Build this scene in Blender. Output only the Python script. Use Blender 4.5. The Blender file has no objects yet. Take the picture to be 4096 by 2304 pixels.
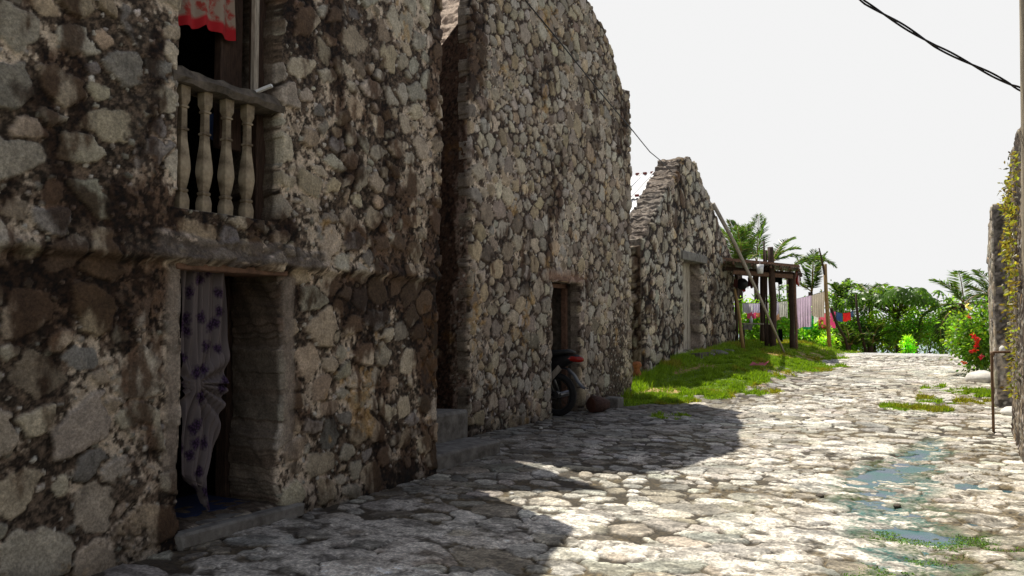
import bpy, math, random
import numpy as np
from mathutils import Vector, Matrix
R = math.radians
random.seed(7)
rng = np.random.default_rng(7)
scene = bpy.context.scene
COL = scene.collection

# ------------------------------------------------------------------ camera
F = 800.0                                     # focal length in 1024-wide pixels
YAW, PITCH, CAMH = R(29.8), math.atan(34 / F), 1.6
cam_data = bpy.data.cameras.new("camera")
cam_data.sensor_width = 36.0
cam_data.lens = F / 1024 * 36.0
cam_data.clip_end = 6000
cam = bpy.data.objects.new("camera", cam_data)
COL.objects.link(cam)
cam.location = (0, 0, CAMH)
cam.rotation_euler = (R(90) + PITCH, 0, YAW)
scene.camera = cam
scene.render.resolution_x, scene.render.resolution_y = 1024, 576

# ------------------------------------------------------------------ sky and sun
SUN = Vector((-0.417, 0.25, 1.0)).normalized()          # towards the sun
world = bpy.data.worlds.new("World")
scene.world = world
world.use_nodes = True
wn = world.node_tree
wn.nodes.clear()
sky = wn.nodes.new('ShaderNodeTexSky')
sky.sky_type = 'NISHITA'
sky.sun_disc = False
sky.sun_elevation = math.asin(SUN.z)
sky.sun_rotation = math.atan2(SUN.x, SUN.y)
sky.air_density = 1.0
sky.dust_density = 1.5
sky.ozone_density = 1.0
hs = wn.nodes.new('ShaderNodeHueSaturation')
hs.inputs['Saturation'].default_value = 0.75
hs.inputs['Value'].default_value = 0.09
bg = wn.nodes.new('ShaderNodeBackground')
bg.inputs['Strength'].default_value = 1.0
wo = wn.nodes.new('ShaderNodeOutputWorld')
wn.links.new(sky.outputs[0], hs.inputs['Color'])
# bright white sea haze up to about 25 degrees, the bluer sky above it
wtc = wn.nodes.new('ShaderNodeTexCoord'); wsp = wn.nodes.new('ShaderNodeSeparateXYZ')
wrp = wn.nodes.new('ShaderNodeValToRGB'); wmx = wn.nodes.new('ShaderNodeMix'); wmx.data_type = 'RGBA'
wn.links.new(wtc.outputs['Generated'], wsp.inputs[0]); wn.links.new(wsp.outputs['Z'], wrp.inputs[0])
wrp.color_ramp.elements[0].position = 0.41; wrp.color_ramp.elements[0].color = (1, 1, 1, 1)
wrp.color_ramp.elements[1].position = 0.55; wrp.color_ramp.elements[1].color = (0, 0, 0, 1)
wn.links.new(wrp.outputs[0], wmx.inputs[0]); wn.links.new(hs.outputs[0], wmx.inputs[6]); wmx.inputs[7].default_value = (0.83, 0.83, 0.83, 1)
wn.links.new(wmx.outputs[2], bg.inputs['Color'])
wn.links.new(bg.outputs[0], wo.inputs['Surface'])

sd = bpy.data.lights.new("sun", 'SUN')
sd.energy = 5.0
sd.angle = R(0.5)
sd.color = (1.0, 0.94, 0.82)
so = bpy.data.objects.new("sun", sd)
COL.objects.link(so)
so.rotation_euler = (-SUN).to_track_quat('-Z', 'Y').to_euler()
so.location = (-10, 10, 30)
scene.view_settings.view_transform = 'Standard'
scene.view_settings.look = 'None'
scene.view_settings.gamma = 1.0
scene.view_settings.exposure = 0.12

# ------------------------------------------------------------------ projection helpers
cp, sp, cy, sy = math.cos(PITCH), math.sin(PITCH), math.cos(YAW), math.sin(YAW)
FWD = Vector((-sy * cp, cy * cp, sp))
RGT = Vector((cy, sy, 0))
UPV = RGT.cross(FWD)
CAM = Vector((0, 0, CAMH))
def ray(px, py): return FWD + RGT * ((px - 512) / F) + UPV * ((288 - py) / F)
def W(px, py, D): return CAM + ray(px, py) * D            # point at camera depth D
def onX(px, py, X):
    r = ray(px, py); return CAM + r * (X / r.x)
def onY(px, py, Y):
    r = ray(px, py); return CAM + r * (Y / r.y)

# ------------------------------------------------------------------ noise (numpy)
_perm = np.random.default_rng(3).permutation(4096)
_val = np.random.default_rng(4).random(4096)
def vnoise(x, y, seed=0):
    x = np.asarray(x, float); y = np.asarray(y, float)
    xi = np.floor(x).astype(int); yi = np.floor(y).astype(int)
    fx = x - xi; fy = y - yi
    fx = fx * fx * (3 - 2 * fx); fy = fy * fy * (3 - 2 * fy)
    def h(a, b): return _val[(_perm[(a + seed * 131) & 4095] + b * 17 + seed) & 4095]
    return (h(xi, yi) * (1 - fx) + h(xi + 1, yi) * fx) * (1 - fy) + (h(xi, yi + 1) * (1 - fx) + h(xi + 1, yi + 1) * fx) * fy
def fbm(x, y, seed=0, octv=4, gain=0.5):
    a, s, n = 1.0, 0.0, 0.0
    for o in range(octv):
        s = s + a * vnoise(x * 2 ** o + 11.3 * o, y * 2 ** o + 5.7 * o, seed + o)
        n += a; a *= gain
    return s / n
def sstep(a, b, x):
    t = np.clip((x - a) / (b - a), 0, 1)
    return t * t * (3 - 2 * t)
def mix(a, b, t): return a * (1 - t) + b * t

# ------------------------------------------------------------------ object helpers
def tag(o, label=None, cat=None, group=None, kind=None):
    if label: o['label'] = label
    if cat: o['category'] = cat
    if group: o['group'] = group
    if kind: o['kind'] = kind
    return o
def empty(name, loc=(0, 0, 0), label=None, cat=None, group=None):
    o = bpy.data.objects.new(name, None); COL.objects.link(o)
    o.location = loc; o.empty_display_size = 0.2
    return tag(o, label, cat, group)
def link(name, me, mat=None, parent=None):
    o = bpy.data.objects.new(name, me); COL.objects.link(o)
    if mat is not None: me.materials.append(mat)
    if parent is not None:
        o.parent = parent
        o.matrix_parent_inverse = Matrix.Translation(-Vector(parent_loc(parent)))
    return o
def parent_loc(p):
    v = Vector(p.location)
    q = p.parent
    return v if q is None or q.type != 'EMPTY' else v
def mesh_np(name, V, Fc, mat=None, parent=None, colors=None, smooth=True):
    """V (n,3) array, Fc (m,4) or (m,3) int array"""
    V = np.asarray(V, np.float32); Fc = np.asarray(Fc, np.int32)
    k = Fc.shape[1]
    me = bpy.data.meshes.new(name)
    me.vertices.add(len(V)); me.vertices.foreach_set('co', V.ravel())
    me.loops.add(Fc.size); me.loops.foreach_set('vertex_index', Fc.ravel())
    me.polygons.add(len(Fc))
    me.polygons.foreach_set('loop_start', np.arange(0, Fc.size, k, dtype=np.int32))
    me.polygons.foreach_set('loop_total', np.full(len(Fc), k, np.int32))
    me.polygons.foreach_set('use_smooth', np.full(len(Fc), smooth, bool))
    me.update(calc_edges=True); me.validate()
    if colors is not None:
        at = me.color_attributes.new('Col', 'FLOAT_COLOR', 'POINT')
        c = np.ones((len(V), 4), np.float32); c[:, :3] = colors
        at.data.foreach_set('color', c.ravel())
    return link(name, me, mat, parent)

class MB:
    """collects simple shapes, builds ONE mesh object"""
    def __init__(s): s.v = []; s.f = []; s.sm = []
    def add(s, vs, fs, smooth=False):
        b = len(s.v); s.v += [tuple(v) for v in vs]
        s.f += [tuple(b + i for i in f) for f in fs]; s.sm += [smooth] * len(fs)
        return s
    def box(s, a, b, jit=0.0, bev=0.0):
        (x0, y0, z0), (x1, y1, z1) = a, b
        if bev > 0:      # chamfered box
            P = []
            for sx in (0, 1):
                for sy_ in (0, 1):
                    for sz in (0, 1):
                        x = (x0, x1)[sx]; y = (y0, y1)[sy_]; z = (z0, z1)[sz]
                        dx = bev if sx == 0 else -bev; dy = bev if sy_ == 0 else -bev; dz = bev if sz == 0 else -bev
                        P += [(x, y + dy, z + dz), (x + dx, y, z + dz), (x + dx, y + dy, z)]
            import bmesh
            bm = bmesh.new()
            for p in P: bm.verts.new((p[0] + random.uniform(-jit, jit), p[1] + random.uniform(-jit, jit), p[2] + random.uniform(-jit, jit)))
            r = bmesh.ops.convex_hull(bm, input=bm.verts[:])
            bm.verts.index_update()
            s.add([v.co[:] for v in bm.verts], [[v.index for v in f.verts] for f in bm.faces])
            bm.free(); return s
        vs = [(x, y, z) for x in (x0, x1) for y in (y0, y1) for z in (z0, z1)]
        vs = [tuple(c + random.uniform(-jit, jit) for c in v) for v in vs]
        return s.add(vs, [(0, 1, 3, 2), (4, 6, 7, 5), (0, 4, 5, 1), (2, 3, 7, 6), (0, 2, 6, 4), (1, 5, 7, 3)])
    def beam(s, p, q, w, h, up=(0, 0, 1)):
        p = Vector(p); q = Vector(q); d = (q - p).normalized()
        r = d.cross(Vector(up))
        if r.length < 1e-4: r = d.cross(Vector((1, 0, 0)))
        r.normalize(); u = r.cross(d)
        vs = []
        for c in (p, q):
            for a, b in ((-1, -1), (1, -1), (1, 1), (-1, 1)):
                vs.append(c + r * (a * w / 2) + u * (b * h / 2))
        return s.add(vs, [(3, 2, 1, 0), (4, 5, 6, 7), (0, 1, 5, 4), (1, 2, 6, 5), (2, 3, 7, 6), (3, 0, 4, 7)])
    def tube(s, pts, rad, n=8, wob=0.0, cap=True):
        pts = [Vector(p) for p in pts]
        rad = rad if isinstance(rad, (list, tuple)) else [rad] * len(pts)
        vs, fs = [], []
        d0 = (pts[1] - pts[0]).normalized()
        r = d0.cross(Vector((0.3, 0.2, 1)))
        if r.length < 0.1: r = d0.cross(Vector((1, 0, 0)))
        r.normalize()
        for i, p in enumerate(pts):
            d = (pts[min(i + 1, len(pts) - 1)] - pts[max(i - 1, 0)]).normalized()
            r = (r - d * r.dot(d)).normalized(); u = d.cross(r)
            for k in range(n):
                a = 2 * math.pi * k / n
                rr = rad[i] * (1 + random.uniform(-wob, wob))
                vs.append(p + (r * math.cos(a) + u * math.sin(a)) * rr)
        for i in range(len(pts) - 1):
            for k in range(n):
                k2 = (k + 1) % n
                fs.append((i * n + k, i * n + k2, (i + 1) * n + k2, (i + 1) * n + k))
        if cap: fs.append(tuple(range(n - 1, -1, -1))); fs.append(tuple((len(pts) - 1) * n + k for k in range(n)))
        return s.add(vs, fs, True)
    def lathe(s, prof, c, axis='Z', n=20):
        """prof list of (r, h)"""
        vs, fs = [], []
        for r, h in prof:
            for k in range(n):
                a = 2 * math.pi * k / n
                p = (r * math.cos(a), r * math.sin(a), h)
                if axis == 'X': p = (p[2], p[0], p[1])
                if axis == 'Y': p = (p[0], p[2], p[1])
                vs.append((c[0] + p[0], c[1] + p[1], c[2] + p[2]))
        for i in range(len(prof) - 1):
            for k in range(n):
                k2 = (k + 1) % n
                fs.append((i * n + k, i * n + k2, (i + 1) * n + k2, (i + 1) * n + k))
        return s.add(vs, fs, True)
    def build(s, name, mat, parent=None):
        me = bpy.data.meshes.new(name)
        me.from_pydata(s.v, [], s.f); me.update()
        me.polygons.foreach_set('use_smooth', s.sm)
        return link(name, me, mat, parent)

def rough_blob(name, c, r, mat, parent=None, seed=0, amp=0.25, sub=3):
    import bmesh
    bm = bmesh.new(); bmesh.ops.create_icosphere(bm, subdivisions=sub, radius=1.0)
    rr = random.Random(seed); ph = [rr.uniform(0, 6) for _ in range(6)]
    for v in bm.verts:
        x, y, z = v.co
        n = math.sin(2.3 * x + ph[0]) * math.sin(2.7 * y + ph[1]) + math.sin(3.1 * z + ph[2]) * 0.6 + 0.4 * math.sin(6 * x + ph[3]) * math.sin(5.5 * z + ph[4])
        v.co = v.co * (1 + amp * 0.5 * n)
        v.co = Vector((v.co.x * r[0] + c[0], v.co.y * r[1] + c[1], v.co.z * r[2] + c[2]))
    me = bpy.data.meshes.new(name); bm.to_mesh(me); bm.free()
    me.polygons.foreach_set('use_smooth', [True] * len(me.polygons))
    return link(name, me, mat, parent)

# ------------------------------------------------------------------ materials
def new_mat(name):
    m = bpy.data.materials.new(name); m.use_nodes = True
    nt = m.node_tree; b = nt.nodes['Principled BSDF']
    return m, nt, b
def texco(nt, scale=1.0, sc3=None, kind='Object'):
    tc = nt.nodes.new('ShaderNodeTexCoord'); mp = nt.nodes.new('ShaderNodeMapping')
    nt.links.new(tc.outputs[kind], mp.inputs[0])
    mp.inputs['Scale'].default_value = sc3 or (scale, scale, scale)
    return mp.outputs[0]
def noise(nt, vec, scale, detail=4, rough=0.6):
    n = nt.nodes.new('ShaderNodeTexNoise'); nt.links.new(vec, n.inputs['Vector'])
    n.inputs['Scale'].default_value = scale; n.inputs['Detail'].default_value = detail; n.inputs['Roughness'].default_value = rough
    return n.outputs['Fac']
def ramp(nt, fac, stops):
    r = nt.nodes.new('ShaderNodeValToRGB'); nt.links.new(fac, r.inputs[0])
    e = r.color_ramp.elements
    while len(e) < len(stops): e.new(0.5)
    for i, (p, c) in enumerate(stops):
        e[i].position = p
        e[i].color = (c, c, c, 1) if not isinstance(c, (tuple, list)) else (*c, 1)
    return r.outputs['Color']
def mixc(nt, a, b, fac, mode='MIX'):
    m = nt.nodes.new('ShaderNodeMix'); m.data_type = 'RGBA'; m.blend_type = mode
    for sock, val in ((m.inputs[0], fac), (m.inputs[6], a), (m.inputs[7], b)):
        if hasattr(val, 'links'): nt.links.new(val, sock)
        else: sock.default_value = val if not isinstance(val, tuple) else (*val, 1)
    return m.outputs[2]
def bump(nt, b, height, strength, dist):
    bp = nt.nodes.new('ShaderNodeBump'); nt.links.new(height, bp.inputs['Height'])
    bp.inputs['Strength'].default_value = strength; bp.inputs['Distance'].default_value = dist
    nt.links.new(bp.outputs[0], b.inputs['Normal'])

def stone_material(name, fine=60, bstr=0.6, bdist=0.01, rough=0.9, n1f=0.55, n2f=0.45, spec=0.3):
    m, nt, b = new_mat(name)
    at = nt.nodes.new('ShaderNodeAttribute'); at.attribute_name = 'Col'
    v = texco(nt)
    n1 = noise(nt, v, fine, 8, 0.75); n2 = noise(nt, v, fine / 6, 8, 0.75)
    c = mixc(nt, at.outputs['Color'], ramp(nt, n1, [(0.34, 0.25), (0.5, 1.0), (0.66, 1.9)]), n1f, 'MULTIPLY')
    c = mixc(nt, c, ramp(nt, n2, [(0.36, 0.45), (0.5, 1.0), (0.64, 1.5)]), n2f, 'MULTIPLY')
    nt.links.new(c, b.inputs['Base Color'])
    b.inputs['Roughness'].default_value = rough
    b.inputs['Specular IOR Level'].default_value = spec
    h = mixc(nt, n1, n2, 0.4)
    bump(nt, b, h, bstr, bdist)
    return m
M_wall = stone_material('rubble_stone', 55, 0.9, 0.012)
M_far = stone_material('rubble_stone_far', 22, 0.9, 0.02)
M_road = stone_material('cobble_stone', 45, 0.5, 0.008, 0.62, n1f=0.75, n2f=0.35, spec=0.35)

def plain(name, col, rough=0.8, vary=0.3, scale=12, sc3=None, metal=0.0, bstr=0.2, bdist=0.004, spec=0.4, col2=None):
    m, nt, b = new_mat(name)
    v = texco(nt, 1, sc3)
    n = noise(nt, v, scale, 6, 0.65)
    if col2 is None:
        c = mixc(nt, tuple(col), ramp(nt, n, [(0.3, 1 - vary), (0.7, 1 + vary)]), 1.0, 'MULTIPLY')
    else:
        c = ramp(nt, n, [(0.35, tuple(col)), (0.65, tuple(col2))])
    nt.links.new(c, b.inputs['Base Color'])
    b.inputs['Roughness'].default_value = rough; b.inputs['Metallic'].default_value = metal
    b.inputs['Specular IOR Level'].default_value = spec
    bump(nt, b, n, bstr, bdist)
    return m
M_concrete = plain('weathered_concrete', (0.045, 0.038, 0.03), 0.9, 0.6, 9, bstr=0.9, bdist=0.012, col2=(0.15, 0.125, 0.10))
M_step = plain('step_concrete', (0.24, 0.23, 0.21), 0.85, 0.6, 8, bstr=0.9, bdist=0.015, col2=(0.10, 0.09, 0.08))
M_baluster = plain('baluster_concrete', (0.40, 0.335, 0.24), 0.85, 0.5, 7, bstr=0.7, bdist=0.01, col2=(0.12, 0.09, 0.06))
M_wood = plain('dark_timber', (0.055, 0.032, 0.022), 0.8, 0.6, 6, (12, 12, 1.5), bstr=0.6, bdist=0.006)
M_woodred = plain('reddish_board', (0.16, 0.09, 0.06), 0.8, 0.5, 6, (3, 3, 3), bstr=0.5)
M_woodpale = plain('weathered_plank', (0.34, 0.30, 0.25), 0.8, 0.5, 6, (10, 10, 1.2), bstr=0.6, bdist=0.006)
M_polewood = plain('grey_pole_wood', (0.42, 0.36, 0.27), 0.75, 0.6, 5, (14, 14, 0.8), bstr=0.6, bdist=0.006)
M_bamboo = plain('bamboo', (0.30, 0.19, 0.07), 0.55, 0.35, 5, (5, 5, 2))
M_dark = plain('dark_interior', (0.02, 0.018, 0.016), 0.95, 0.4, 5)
M_black = plain('black_plastic', (0.012, 0.012, 0.014), 0.35, 0.3, 20, bstr=0.02)
M_rubber = plain('tyre_rubber', (0.014, 0.014, 0.015), 0.8, 0.3, 30)
M_steel = plain('dull_steel', (0.35, 0.35, 0.36), 0.4, 0.2, 20, metal=0.9, bstr=0.05)
M_darksteel = plain('dark_steel', (0.10, 0.10, 0.10), 0.45, 0.2, 20, metal=0.8, bstr=0.05)
M_cable = plain('cable_black', (0.012, 0.012, 0.014), 0.55, 0.2, 20, bstr=0.02)
M_red = plain('red_lens', (0.30, 0.014, 0.008), 0.2, 0.1, 20, bstr=0.02)
M_white = plain('white_paint', (0.7, 0.72, 0.74), 0.5, 0.08, 20, bstr=0.05)
M_rust = plain('rusty_pipe', (0.20, 0.12, 0.07), 0.7, 0.4, 30, bstr=0.3)
M_tin = plain('roof_tin', (0.72, 0.73, 0.75), 0.45, 0.08, 3, metal=0.15, bstr=0.05)
M_rustred = plain('rust_red_edge', (0.16, 0.03, 0.025), 0.7, 0.3, 20)
M_log = plain('log_bark', (0.07, 0.035, 0.026), 0.85, 0.5, 14, (3, 1, 3), bstr=0.8, bdist=0.02)
M_logcut = plain('log_cut', (0.09, 0.035, 0.022), 0.7, 0.4, 18)
M_whiterock = plain('white_rock', (0.66, 0.64, 0.6), 0.85, 0.2, 8, bstr=0.5, bdist=0.02)
M_terra = plain('terracotta', (0.36, 0.13, 0.05), 0.8, 0.5, 18)
M_bluemat = plain('blue_mat', (0.018, 0.03, 0.085), 0.9, 0.3, 40)

def leaf_mat(name, trans=0.6, rough=0.35):
    m, nt, b = new_mat(name)
    at = nt.nodes.new('ShaderNodeAttribute'); at.attribute_name = 'Col'
    nt.links.new(at.outputs['Color'], b.inputs['Base Color'])
    b.inputs['Roughness'].default_value = rough
    b.inputs['Specular IOR Level'].default_value = 0.6
    tr = nt.nodes.new('ShaderNodeBsdfTranslucent')
    c = mixc(nt, at.outputs['Color'], (2.2, 2.3, 0.6), 1.0, 'MULTIPLY')
    nt.links.new(c, tr.inputs['Color'])
    ms = nt.nodes.new('ShaderNodeMixShader'); ms.inputs[0].default_value = trans
    nt.links.new(b.outputs[0], ms.inputs[1]); nt.links.new(tr.outputs[0], ms.inputs[2])
    nt.links.new(ms.outputs[0], nt.nodes['Material Output'].inputs['Surface'])
    return m
M_leaf = leaf_mat('leaf')
M_grass = leaf_mat('grass_blade', 0.3, 0.7)
M_petal = leaf_mat('petal', 0.3, 0.6)

def cloth_mat(name, col, trans=0.35, weave=True):
    m, nt, b = new_mat(name)
    v = texco(nt)
    n = noise(nt, v, 5, 4)
    c = mixc(nt, tuple(col), ramp(nt, n, [(0.3, 0.85), (0.7, 1.1)]), 1.0, 'MULTIPLY')
    nt.links.new(c, b.inputs['Base Color']); b.inputs['Roughness'].default_value = 0.95
    b.inputs['Specular IOR Level'].default_value = 0.1
    tr = nt.nodes.new('ShaderNodeBsdfTranslucent'); nt.links.new(c, tr.inputs['Color'])
    ms = nt.nodes.new('ShaderNodeMixShader'); ms.inputs[0].default_value = trans
    nt.links.new(b.outputs[0], ms.inputs[1]); nt.links.new(tr.outputs[0], ms.inputs[2])
    nt.links.new(ms.outputs[0], nt.nodes['Material Output'].inputs['Surface'])
    return m

# ------------------------------------------------------------------ rubble stones
def scatter(u0, u1, v0, v1, rfun, tries, seed, pack=0.86):
    """variable-radius dart throwing -> (n,3) array u,v,r"""
    g = np.random.default_rng(seed)
    P = np.zeros((20000, 3)); n = 0
    for t in range(tries):
        u = g.uniform(u0, u1); v = g.uniform(v0, v1)
        k = 1.0 - 0.62 * (t / tries) ** 0.7
        r = rfun(u, v) * g.uniform(0.75, 1.3) * k
        if n:
            d = (P[:n, 0] - u) ** 2 + (P[:n, 1] - v) ** 2
            if (d < (pack * (P[:n, 2] + r)) ** 2).any(): continue
        P[n] = (u, v, r); n += 1
        if n >= 20000: break
    return P[:n]
def stamp(us, vs, pts, seed, aspect=(1.0, 1.35), tilt=0.5, warp=0.02, wscale=7.0, pn=2.4, reach=2.7, poly=0.85):
    """us, vs 1-D axes -> F1, F2 (normalised), id on grid [v,u]"""
    g = np.random.default_rng(seed)
    U, Vv = np.meshgrid(us, vs)
    WU = U + warp * 2 * (fbm(U * wscale, Vv * wscale, seed, 3) - 0.5) + warp * 0.7 * (fbm(U * wscale * 4, Vv * wscale * 4, seed + 5, 2) - 0.5)
    WV = Vv + warp * 2 * (fbm(U * wscale, Vv * wscale, seed + 9, 3) - 0.5) + warp * 0.7 * (fbm(U * wscale * 4, Vv * wscale * 4, seed + 14, 2) - 0.5)
    F1 = np.full(U.shape, 9.0); F2 = np.full(U.shape, 9.0); ID = np.full(U.shape, -1)
    LX = np.zeros(U.shape); LY = np.zeros(U.shape)
    for i, (u, v, r) in enumerate(pts):
        asp = g.uniform(*aspect); th = g.normal(0, tilt)
        w = r * reach * 1.15
        i0, i1 = np.searchsorted(us, (u - w, u + w)); j0, j1 = np.searchsorted(vs, (v - w, v + w))
        if i0 >= i1 or j0 >= j1: continue
        du = WU[j0:j1, i0:i1] - u; dv = WV[j0:j1, i0:i1] - v
        a = du * math.cos(th) + dv * math.sin(th); b = -du * math.sin(th) + dv * math.cos(th)
        sa = math.sqrt(asp)
        a = a / (r * sa); b = b / (r / sa)
        d = (np.abs(a) ** pn + np.abs(b) ** pn) ** (1 / pn)
        if poly > 0:
            K = g.integers(4, 7); dp = None; a0 = g.uniform(0, 6.28)
            for q in range(K):
                an = a0 + 2 * math.pi * (q + g.uniform(-.3, .3)) / K
                t_ = (a * math.cos(an) + b * math.sin(an)) / g.uniform(0.66, 1.15)
                dp = t_ if dp is None else np.maximum(dp, t_)
            d = d * (1 - poly) + np.maximum(dp, 0) * poly * 1.05
        f1 = F1[j0:j1, i0:i1]; f2 = F2[j0:j1, i0:i1]; idd = ID[j0:j1, i0:i1]
        near = d < f1
        F2[j0:j1, i0:i1] = np.where(near, f1, np.minimum(f2, d))
        ID[j0:j1, i0:i1] = np.where(near, i, idd)
        LX[j0:j1, i0:i1] = np.where(near, du / r, LX[j0:j1, i0:i1]); LY[j0:j1, i0:i1] = np.where(near, dv / r, LY[j0:j1, i0:i1])
        F1[j0:j1, i0:i1] = np.where(near, d, f1)
    return U, Vv, F1, F2, ID, LX, LY

def palette(n, cols, seed, var=0.17):
    g = np.random.default_rng(seed)
    c = np.array(cols)[g.integers(0, len(cols), n)]
    return c * (1 + g.normal(0, var, (n, 1)).clip(-0.55, 0.6)) * (1 + g.normal(0, 0.018, (n, 3)))

STONES = [(0.37, 0.31, 0.235), (0.42, 0.365, 0.28), (0.34, 0.315, 0.26), (0.37, 0.30, 0.215), (0.47, 0.41, 0.32), (0.27, 0.22, 0.165), (0.21, 0.195, 0.18), (0.37, 0.34, 0.28), (0.40, 0.36, 0.29), (0.38, 0.34, 0.27)]
def rubble(us, vs, seed, rfun, gap=0.012, bulge=0.04, cover=None, stain=0.5, extra=None, pebbles=True, tries=9000,
           cols=STONES, mortar=(0.065, 0.044, 0.031), plaster=(0.56, 0.47, 0.37), tilt=0.5, warp=0.02, aspect=(1.0, 1.5), plast_amt=0.5, stainfun=None, fmax=1.22):
    """-> height grid, colour grid on [v,u]"""
    pts = scatter(us[0] - 0.2, us[-1] + 0.2, vs[0] - 0.2, vs[-1] + 0.2, rfun, tries, seed)
    U, V, F1, F2, ID, LX, LY = stamp(us, vs, pts, seed + 1, tilt=tilt, warp=warp, aspect=aspect)
    rr = pts[ID.clip(0), 2]
    edge = (F2 - F1) * rr * 0.5
    n_m0 = fbm(U * 8 + LX * .3, V * 8, seed + 26, 3)
    m = sstep(gap * 0.55, gap * 1.15, edge) * sstep(0.05, -0.05, F1 + (n_m0 - 0.5) * 0.5 - fmax)
    g = np.random.default_rng(seed + 2)
    prot = g.uniform(0.2, 1.2, len(pts))[ID.clip(0)]
    tx = g.normal(0, 0.16, len(pts))[ID.clip(0)]; ty = g.normal(0, 0.16, len(pts))[ID.clip(0)]
    dome = 1 - 0.22 * np.clip(F1, 0, 1.3) ** 2 + tx * LX + ty * LY
    n_lo = fbm(U * 1.1, V * 1.1, seed + 20, 4)
    n_mid = fbm(U * 6, V * 6, seed + 25, 4)
    n_hi = fbm(U * 28, V * 28, seed + 30, 3)
    if cover is None: cov = np.zeros_like(U)
    else: cov = cover(U, V)
    covm = sstep(0.50, 0.60, n_mid * 0.55 + n_lo * 0.25 + 0.2 * n_hi + (cov - 0.5) * 0.9)     # mortar smeared over the stones
    ms = m * (1 - covm * 0.95)
    H = ms * bulge * prot * dome * np.minimum(1, rr / 0.1 * 0.5 + 0.5) + (n_mid - 0.5) * 0.018 + (n_hi - 0.5) * 0.008 + covm * 0.012
    C = palette(len(pts), cols, seed + 3)[ID.clip(0)]
    C = C * (0.85 + 0.3 * n_hi[..., None]) * (0.82 + 0.36 * fbm(U * 14 + LX, V * 14, seed + 33, 3)[..., None])
    mort = np.array(mortar); pl = np.array(plaster)
    pm = sstep(0.66 - 0.22 * plast_amt, 0.72 - 0.22 * plast_amt, fbm(U * 2.2, V * 2.2, seed + 40, 6, 0.68)) * sstep(0.40, 0.55, fbm(U * 26, V * 20, seed + 45, 3, 0.7))
    Mc = mort * (0.25 + 2.6 * sstep(.35, .75, fbm(U * 34, V * 34, seed + 47, 4, .75))[..., None] + 0.3 * n_hi[..., None]) * (1 - pm[..., None]) + pl * (0.75 + 0.5 * n_hi[..., None]) * pm[..., None]
    C = C * ms[..., None] + Mc * (1 - ms[..., None])
    if pebbles:
        pp = scatter(us[0], us[-1], vs[0], vs[-1], lambda u, v: 0.026, int(2600 * (us[-1] - us[0]) * (vs[-1] - vs[0]) / 24), seed + 50, pack=1.5)
        _, _, G1, G2, GI, _, _ = stamp(us, vs, pp, seed + 51, warp=0.006, wscale=25, reach=1.4)
        pm2 = sstep(1.05, 0.8, G1) * (1 - sstep(0.2, 0.6, ms))
        pc = palette(len(pp), [(0.38, 0.35, 0.3), (0.5, 0.47, 0.43), (0.28, 0.26, 0.22)], seed + 52)[GI.clip(0)]
        C = C * (1 - pm2[..., None]) + pc * pm2[..., None]
        H = H + pm2 * 0.016 * (1 - 0.5 * np.clip(G1, 0, 1) ** 2)
    st = fbm(U * 1.6, V * 0.9, seed + 60, 5, 0.6) * 0.6 + 0.4 * fbm(U * 9, V * 5, seed + 65, 4, 0.65)
    if stainfun is not None: st = st + stainfun(U, V)
    och = (sstep(0.69, 0.75, fbm(U * 1.9, V * 1.5, seed + 90, 5, .6)) * sstep(.42, .55, fbm(U * 12, V * 12, seed + 91, 4, .7)) * 0.65)[..., None]
    C = C * (1 - och) + np.array((0.42, 0.27, 0.11)) * (0.5 + n_hi[..., None]) * och
    st = st * 0.65 + 0.35 * fbm(U * 4.5, V * 0.7, seed + 68, 4, 0.6)
    sm = sstep(0.60 - 0.22 * stain, 0.68 - 0.18 * stain, st)[..., None]
    C = C * (1 - sm) + C * np.array((0.25, 0.19, 0.16)) * sm
    if extra is not None: H, C = extra(U, V, H, C)
    return U, V, H, C.clip(0.004, 0.9)

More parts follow.
